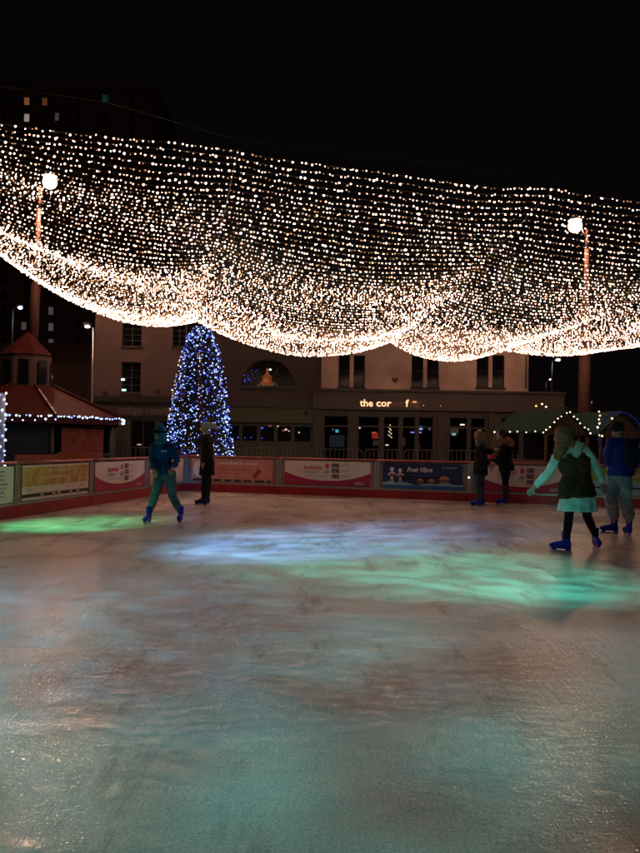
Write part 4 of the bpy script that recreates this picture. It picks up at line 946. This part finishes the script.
def person(Y, J, face, mats, label, coat_hem, opts, grp=None):
    """J: joints in photo pixels (px,py[,dy]); face: direction looked at; mats: dict"""
    def q(k): a = J[k]; return P(a[0], a[1], Y+(a[2] if len(a) > 2 else 0))
    f = Vector(face); f.z = 0; f.normalize(); side = Vector((-f.y, f.x, 0)) ; tf = Vector(opts.get('torso', face)); tf.z = 0; tf.normalize(); ts = Vector((-tf.y, tf.x, 0))
    root = empty('person', (q('hip').x, q('hip').y, 0), label, 'person', grp)
    head, neck, chest, hip = q('head'), q('neck'), q('chest'), q('hip'); sL, sR, eL, eR, wL, wR = (q(k) for k in ('sL', 'sR', 'eL', 'eR', 'wL', 'wR'))
    kL, kR = q('kL'), q('kR'); toes = {s: (G(*J['toe'+s]), G(*J['heel'+s])) for s in 'LR'}
    ank = {}
    for s in 'LR':
        t, h = toes[s]; d = (t-h); d.z = 0
        if d.length < .05: d = f.copy()
        d.normalize(); c = (t+h)/2; h2 = c-d*.12; toes[s] = (c+d*.15, h2); ank[s] = h2+d*.045+Vector((0, 0, .17))
    hw = opts.get('hipw', .085); hl = hip+ts*hw*opts.get('flip', 1); hr = hip-ts*hw*opts.get('flip', 1)
    # assign hip joints to the nearer knee
    if (hl-kL).length+(hr-kR).length > (hl-kR).length+(hr-kL).length: hl, hr = hr, hl
    top_d = (head-neck).normalized()
    # ---- body: one continuous surface
    bm = bmesh.new(); hs = opts.get('hs', 1.0)
    rot = Matrix((( side.x, f.x, 0, 0), (side.y, f.y, 0, 0), (0, 0, 1, 0), (0, 0, 0, 1)))
    sph(bm, head+Vector((0, 0, .02)), .1*hs, (.78, .98, 1.12), rot); sph(bm, head+f*.025-Vector((0, 0, .05)), .068*hs, (.85, 1, 1.05), rot)
    sph(bm, head+f*.10*hs-Vector((0, 0, .018)), .018, (.8, 1.2, 1.5), rot); sph(bm, head+f*.088*hs-Vector((0, 0, .062)), .020, (1.3, .7, .5), rot)
    for k in (-1, 1): sph(bm, head+side*k*.08*hs-f*.005-Vector((0, 0, .01)), .024, (.45, .8, 1.3), rot)
    limb(bm, [neck-(neck-chest)*.2, neck, head-Vector((0, 0, .04))], [.06, .055, .05])
    ell_loft(bm, [hip-Vector((0, 0, .08)), hip, hip.lerp(chest, .5), chest, neck.lerp(chest, .25), neck], [.14, .15, .13, .155, .12, .05], [.1, .105, .09, .105, .08, .05], ts)
    for s_, e_, w_ in ((sL, eL, wL), (sR, eR, wR)):
        limb(bm, [chest.lerp(s_, .4)+Vector((0, 0, .05)), s_, s_.lerp(e_, .5), e_, e_.lerp(w_, .4), w_], [.06, .055, .045, .038, .036, .024]); dd = w_-e_
        hand(bm, w_, dd, opts.get('palm', -tf), opts.get('handscale', 1.0))
    for h_, k_, a_ in ((hl, kL, ank['L']), (hr, kR, ank['R'])):
        limb(bm, [h_+Vector((0, 0, .04)), h_.lerp(k_, .4), k_, k_.lerp(a_, .35), a_, a_-Vector((0, 0, .07))], [.075, .062, .042, .032, .026, .026])
    body = fuse('body', bm, mats['skin'] if 'skin' in mats else M['skin'], root, .0085, 2)
    bm = bmesh.new()
    for k in (-1, 1): uvs(bm, head+f*.083*hs+side*k*.032*hs+Vector((0, 0, .008)), .011, 8, 6)
    bmobj('eyes', bm, M['black_v'], body, True)
    # ---- trousers or tights
    tr = opts.get('leg', .02); bm = bmesh.new()
    ell_loft(bm, [hip-Vector((0, 0, .10)), hip, hip.lerp(chest, .25)], [.16, .17, .155], [.115, .125, .11], ts)
    for h_, k_, a_ in ((hl, kL, ank['L']), (hr, kR, ank['R'])):
        lower = a_ if not opts.get('baggy') else a_+Vector((0, 0, .11))
        limb(bm, [h_+Vector((0, 0, .03)), h_.lerp(k_, .45), k_, k_.lerp(lower, .4), k_.lerp(lower, .8), lower], [.095+tr*.6, .086+tr, .062+tr, .062+tr, .046+tr*(1.6 if opts.get('baggy') else .9), .042+tr*.8], 12)
    fuse('trousers' if not opts.get('tights') else 'tights', bm, mats['leg'], root, .013, 3, .010 if tr > .012 else .003, 9)
    for s in 'LR': skate(root, toes[s][0], toes[s][1], ank[s], mats['skate'])
    # ---- jacket
    hem = P(*coat_hem, Y) if coat_hem else hip
    hemc = hip+(hem-hip); cw = opts.get('coatw', (.2, .15)); bm = bmesh.new()
    pts_ = [hemc, hemc.lerp(chest, .25), hip.lerp(chest, .55), chest, chest.lerp(neck, .6), neck+(neck-chest)*.06]
    ell_loft(bm, pts_, [cw[0], cw[0]*.98, .165*opts.get('bulk', 1), .195*opts.get('bulk', 1), .16, .075], [cw[1], cw[1]*.97, .125*opts.get('bulk', 1), .14*opts.get('bulk', 1), .115, .075], ts, 18)
    sb = opts.get('sleeve', .018)
    sl = bmesh.new() if 'sleeve' in mats else bm
    for s_, e_, w_ in ((sL, eL, wL), (sR, eR, wR)):
        limb(sl, [chest.lerp(s_, .5)+Vector((0, 0, .04)), s_, s_.lerp(e_, .5), e_, e_.lerp(w_, .5), w_.lerp(e_, .08)], [.075, .066+sb*.5, .05+sb, .045+sb, .04+sb, .03+sb], 12)
    fuse('coat' if coat_hem else 'jacket', bm, mats['coat'], root, .013, 3, .022, 8)
    if 'sleeve' in mats: fuse('sleeves', sl, mats['sleeve'], root, .012, 3, .010, 10)
    return root, dict(head=head, neck=neck, chest=chest, hip=hip, f=f, side=side, ts=ts, tf=tf, rot=rot, q=q, sL=sL, sR=sR, ank=ank)
def cloth(n, c, r=.85): return mat(n, c, r, var=.3, vscale=7, bump=.6, bscale=22, spec=.2)
SK = cloth('skate_blue', (.008, .02, .42), .35)
blackc = cloth('coat_black', (.010, .010, .012)); 
# 1 skater in blue
root, k = person(13.9, dict(head=(159.5, 434), neck=(160.5, 443), chest=(162, 451), hip=(165.5, 473), sL=(153.5, 446), sR=(171.5, 446.5), eL=(152.5, 458.5, -.05), eR=(177, 460, -.05), wL=(154.5, 469.5, -.15), wR=(172.5, 468.5, -.28), kL=(155.5, 494, -.1), kR=(172.5, 496, .05), toeL=(141, 525), heelL=(153, 522), toeR=(177, 525), heelR=(183, 521)),
    (-.35, -1, 0), dict(coat=cloth('jacket_blue', (.010, .055, .19)), leg=cloth('trousers_grey', (.09, .14, .18)), skate=SK), 'skater in blue jacket and hood striding past the lit tree', (165.5, 475), dict(coatw=(.165, .13), leg=.016, torso=(-.15, -1, 0), bulk=.98))
bm = bmesh.new(); sph(bm, k['head']+Vector((0, 0, .035))-k['f']*.025, .125, (.95, 1.05, 1.1), k['rot']); ell_loft(bm, [k['neck']-Vector((0, 0, .03)), k['neck']+Vector((0, 0, .04)), k['head']-k['f']*.04], [.12, .105, .1], [.12, .1, .09], k['ts'])
btube(bm, [k['head']+Vector((0, 0, .1)), k['head']+Vector((.02, .02, .17)), k['head']+Vector((.05, .03, .2))], [.07, .04, .02], 8)
fuse('hood', bm, cloth('hood_blue', (.02, .16, .30)), root, .013, 3, .008)
bm = bmesh.new(); ell_loft(bm, [k['head']+Vector((0, 0, .015)), k['head']+Vector((0, 0, .055))], [.124, .126], [.135, .137], k['side'], 20); bmobj('goggle_band', bm, blackc, root)
bm = bmesh.new(); bbox(bm, k['chest']-Vector((-.07, .155, .0)), (.1, .02, .035)); bmobj('chest_stripe', bm, cloth('stripe', (.25, .6, .7)), root)
# 2 dark man
root, k = person(17.3, dict(head=(205.5, 428), neck=(207, 435), chest=(207.5, 442), hip=(207, 464), sL=(206, 438.5, -.2), sR=(208.5, 438.5, .2), eL=(209, 452, -.27), eR=(210, 452, .25), wL=(204, 463, -.24), wR=(204, 463.5, .16), kL=(205, 482, -.09), kR=(208, 482, .09), toeL=(195.5, 505.5), heelL=(206, 506), toeR=(199, 503.5), heelR=(209.5, 504)),
    (-1, -.25, 0), dict(coat=blackc, leg=cloth('jeans_black', (.012, .013, .018)), skate=cloth('skate_dark', (.008, .012, .14), .4)), 'tall person in a long black coat and grey beanie facing left', (207, 475), dict(coatw=(.21, .175), leg=.018, bulk=1.0, palm=(1, 0, 0)))
bm = bmesh.new(); c = k['head']+Vector((0, 0, .055))-k['f']*.015; sph(bm, c, .112, (.92, 1.02, .8), k['rot']); btube(bm, [c-k['f']*.04, c-k['f']*.17+Vector((0, 0, .0)), c-k['f']*.25-Vector((0, 0, .06))], [.085, .065, .03], 10)
fuse('beanie', bm, cloth('beanie_grey', (.34, .30, .28)), root, .013, 3, .006)
# 3 couple
root, k = person(16.9, dict(head=(480.5, 437), neck=(480.5, 444), chest=(481, 451), hip=(480.5, 468), sL=(481, 446.5, -.18), sR=(482, 446.5, .18), eL=(484, 458, -.22), eR=(489.5, 452, .2), wL=(489, 466, -.2), wR=(495, 450, .1), kL=(479, 485, -.08), kR=(481, 485, .08), toeL=(470.5, 506.3), heelL=(482, 507), toeR=(473.5, 504.3), heelR=(484.5, 504.8)),
    (1, .2, 0), dict(coat=blackc, leg=cloth('jeans_blue', (.03, .05, .09)), skate=SK), 'fair haired person in a dark coat, left one of the couple', (480.5, 475), dict(coatw=(.19, .16), leg=.014, palm=(0, 0, -1)), 'couple standing by the far barrier')
# feet point left of the body axis as in the photo
bm = bmesh.new(); sph(bm, k['head']+Vector((0, 0, .03))-k['f']*.035, .112, (.98, 1.0, 1.12), k['rot']); btube(bm, [k['head']-k['f']*.07, k['neck']-k['f']*.07+Vector((0, 0, .02))], [.07, .05], 10)
fuse('hair', bm, cloth('hair_fair', (.40, .17, .07)), root, .012, 3, .008, 20)
bm = bmesh.new(); btube(bm, [k['neck']+Vector((0, 0, z)) for z in (-.05, 0, .04)], [.13, .12, .09], 12); fuse('scarf', bm, cloth('scarf_grey', (.10, .10, .10)), root, .012, 2, .01, 20)
root, k = person(16.9, dict(head=(500.5, 436), neck=(503.5, 443.5), chest=(505, 451), hip=(505.5, 466), sL=(504, 446.5, -.19), sR=(504.5, 446.5, .19), eL=(500, 457, -.25), eR=(500, 457, .22), wL=(494.5, 463, -.2), wR=(495, 463, .1), kL=(505, 483, -.07), kR=(505.5, 483, .07), toeL=(496, 504.8), heelL=(507, 505.2), toeR=(498.5, 502), heelR=(508.5, 502.4)),
    (-1, -.15, 0), dict(coat=blackc, leg=cloth('leggings_black', (.010, .010, .014)), skate=SK), 'person in a dark coat with an orange fur hood, right one of the couple', (506.5, 471), dict(coatw=(.20, .17), leg=.006, palm=(0, 0, -1)), 'couple standing by the far barrier')
bm = bmesh.new(); sph(bm, k['head']+Vector((0, 0, .04))-k['f']*.035, .112, (.95, 1.0, 1.05), k['rot']); fuse('hair', bm, cloth('hair_dark', (.05, .03, .02)), root, .012, 3, .006, 20)
bm = bmesh.new(); c = k['neck']-k['f']*.08; btube(bm, [c-Vector((0, 0, .07)), c+Vector((0, 0, .03)), c+Vector((0, 0, .14))-k['f']*.02], [.14, .165, .09], 14); btube(bm, [k['neck']+k['f']*.08+Vector((0, 0, -.03)), k['neck']-k['f']*.02], [.07, .1], 10)
fuse('fur_hood', bm, mat('fur_orange', (.42, .13, .03), .9, var=.3, vscale=30, bump=.8, bscale=90), root, .012, 2, .022, 30)
# 4 leaning woman in dark gilet and mint top
mint = cloth('top_mint', (.58, .80, .74))
root, k = person(10.5, dict(head=(562, 438, -.05), neck=(569, 448.5), chest=(574, 461, .02), hip=(578, 489, .05), sL=(558, 454), sR=(588.5, 455), eL=(549, 472, .05), eR=(597.5, 469, 0), wL=(534, 487.5, .05), wR=(602, 484, .05), kL=(569, 515, .0), kR=(587, 516, .05), toeL=(555, 551.5), heelL=(566, 552.5), toeR=(600, 549.5), heelR=(593.5, 546.5)),
    (-.75, .75, 0), dict(coat=cloth('gilet_dark', (.07, .034, .016)), sleeve=mint, leg=cloth('tights_black', (.008, .008, .008)), skate=SK), 'woman leaning forward in a dark gilet over a mint top and white skirt', (577, 497.5), dict(coatw=(.265, .18), leg=.0, tights=True, torso=(-.1, 1, 0), bulk=1.22, sleeve=.016, hipw=.12))
bm = bmesh.new(); hipc = P(578, 490, 10.5); hm = P(578, 511, 10.5)
ell_loft(bm, [hipc, hipc.lerp(hm, .5), hm], [.21, .255, .275], [.14, .18, .21], k['ts'], 24)
for v in bm.verts:
    t = max(0, (hipc.z-v.co.z)/(hipc.z-hm.z)); a = math.atan2(v.co.y-hipc.y, v.co.x-hipc.x); v.co += Vector((math.cos(a), math.sin(a), 0))*t*.02*math.sin(a*9)
fuse('skirt', bm, cloth('skirt_mint', (.62, .78, .72)), root, .013, 2, .008)
bm = bmesh.new(); ell_loft(bm, [k['neck']+Vector((.12, 0, -.07)), k['neck']+Vector((.02, 0, -.01)), k['neck']+Vector((-.05, 0, .05))], [.17, .15, .10], [.13, .12, .09], (1, 0, 0), 16); btube(bm, [k['sL']+Vector((-.0, 0, .03)), k['neck'], k['sR']+Vector((0, 0, .05))], [.07, .09, .065], 10)
fuse('scarf', bm, cloth('scarf_pale', (.42, .46, .38)), root, .013, 3, .012)
bm = bmesh.new(); h = k['head']; sph(bm, h+Vector((.012, -.02, .035)), .122, (1, 1, 1.08)); btube(bm, [h+Vector((.02, -.05, .05)), h+Vector((-.02, -.05, -.10)), h+Vector((-.06, -.02, -.24)), h+Vector((-.08, .0, -.30))], [.11, .095, .07, .03], 12); btube(bm, [h+Vector((.03, -.05, .05)), h+Vector((.09, -.05, -.04)), h+Vector((.14, -.05, -.12))], [.09, .07, .03], 10)
fuse('hair', bm, mat('hair_brown', (.22, .08, .035), .7, spec=.2, var=.4, vscale=40), root, .012, 3, .012, 22)
# 5 man in blue jacket seen from behind
root, k = person(12.4, dict(head=(617, 430), neck=(619, 438), chest=(620.5, 447), hip=(619, 476, .03), sL=(610.5, 441.5), sR=(631, 442), eL=(608, 456, -.03), eR=(637, 456, -.05), wL=(609, 467, .02), wR=(634, 468, .08), kL=(610.5, 499, .05), kR=(625.5, 499, .0), toeL=(603, 533), heelL=(615.5, 533.8), toeR=(623.5, 534), heelR=(631, 536.3)),
    (-.35, 1, 0), dict(coat=cloth('jacket_royal', (.008, .020, .19), .6), leg=cloth('joggers_grey', (.24, .33, .36)), skate=SK), 'man in a royal blue jacket and pale joggers seen from behind', (621, 475.5), dict(coatw=(.215, .16), leg=.036, baggy=True, torso=(-.05, 1, 0), bulk=1.12, sleeve=.03))
bm = bmesh.new(); c = k['head']+Vector((0, 0, .05)); sph(bm, c, .118, (1, 1, .92)); bbox(bm, c+k['f']*.13-Vector((0, 0, .02)), (.14, .12, .02)); fuse('cap', bm, cloth('cap_dark', (.02, .02, .022)), root, .012, 2, .003)
bm = bmesh.new(); bbox(bm, k['chest']+Vector((.09, -.17, -.08)), (.24, .14, .46)); bmesh.ops.bevel(bm, geom=bm.edges[:], offset=.05, segments=3, affect='EDGES')
fuse('backpack', bm, cloth('backpack', (.018, .02, .05)), root, .014, 4, .012)
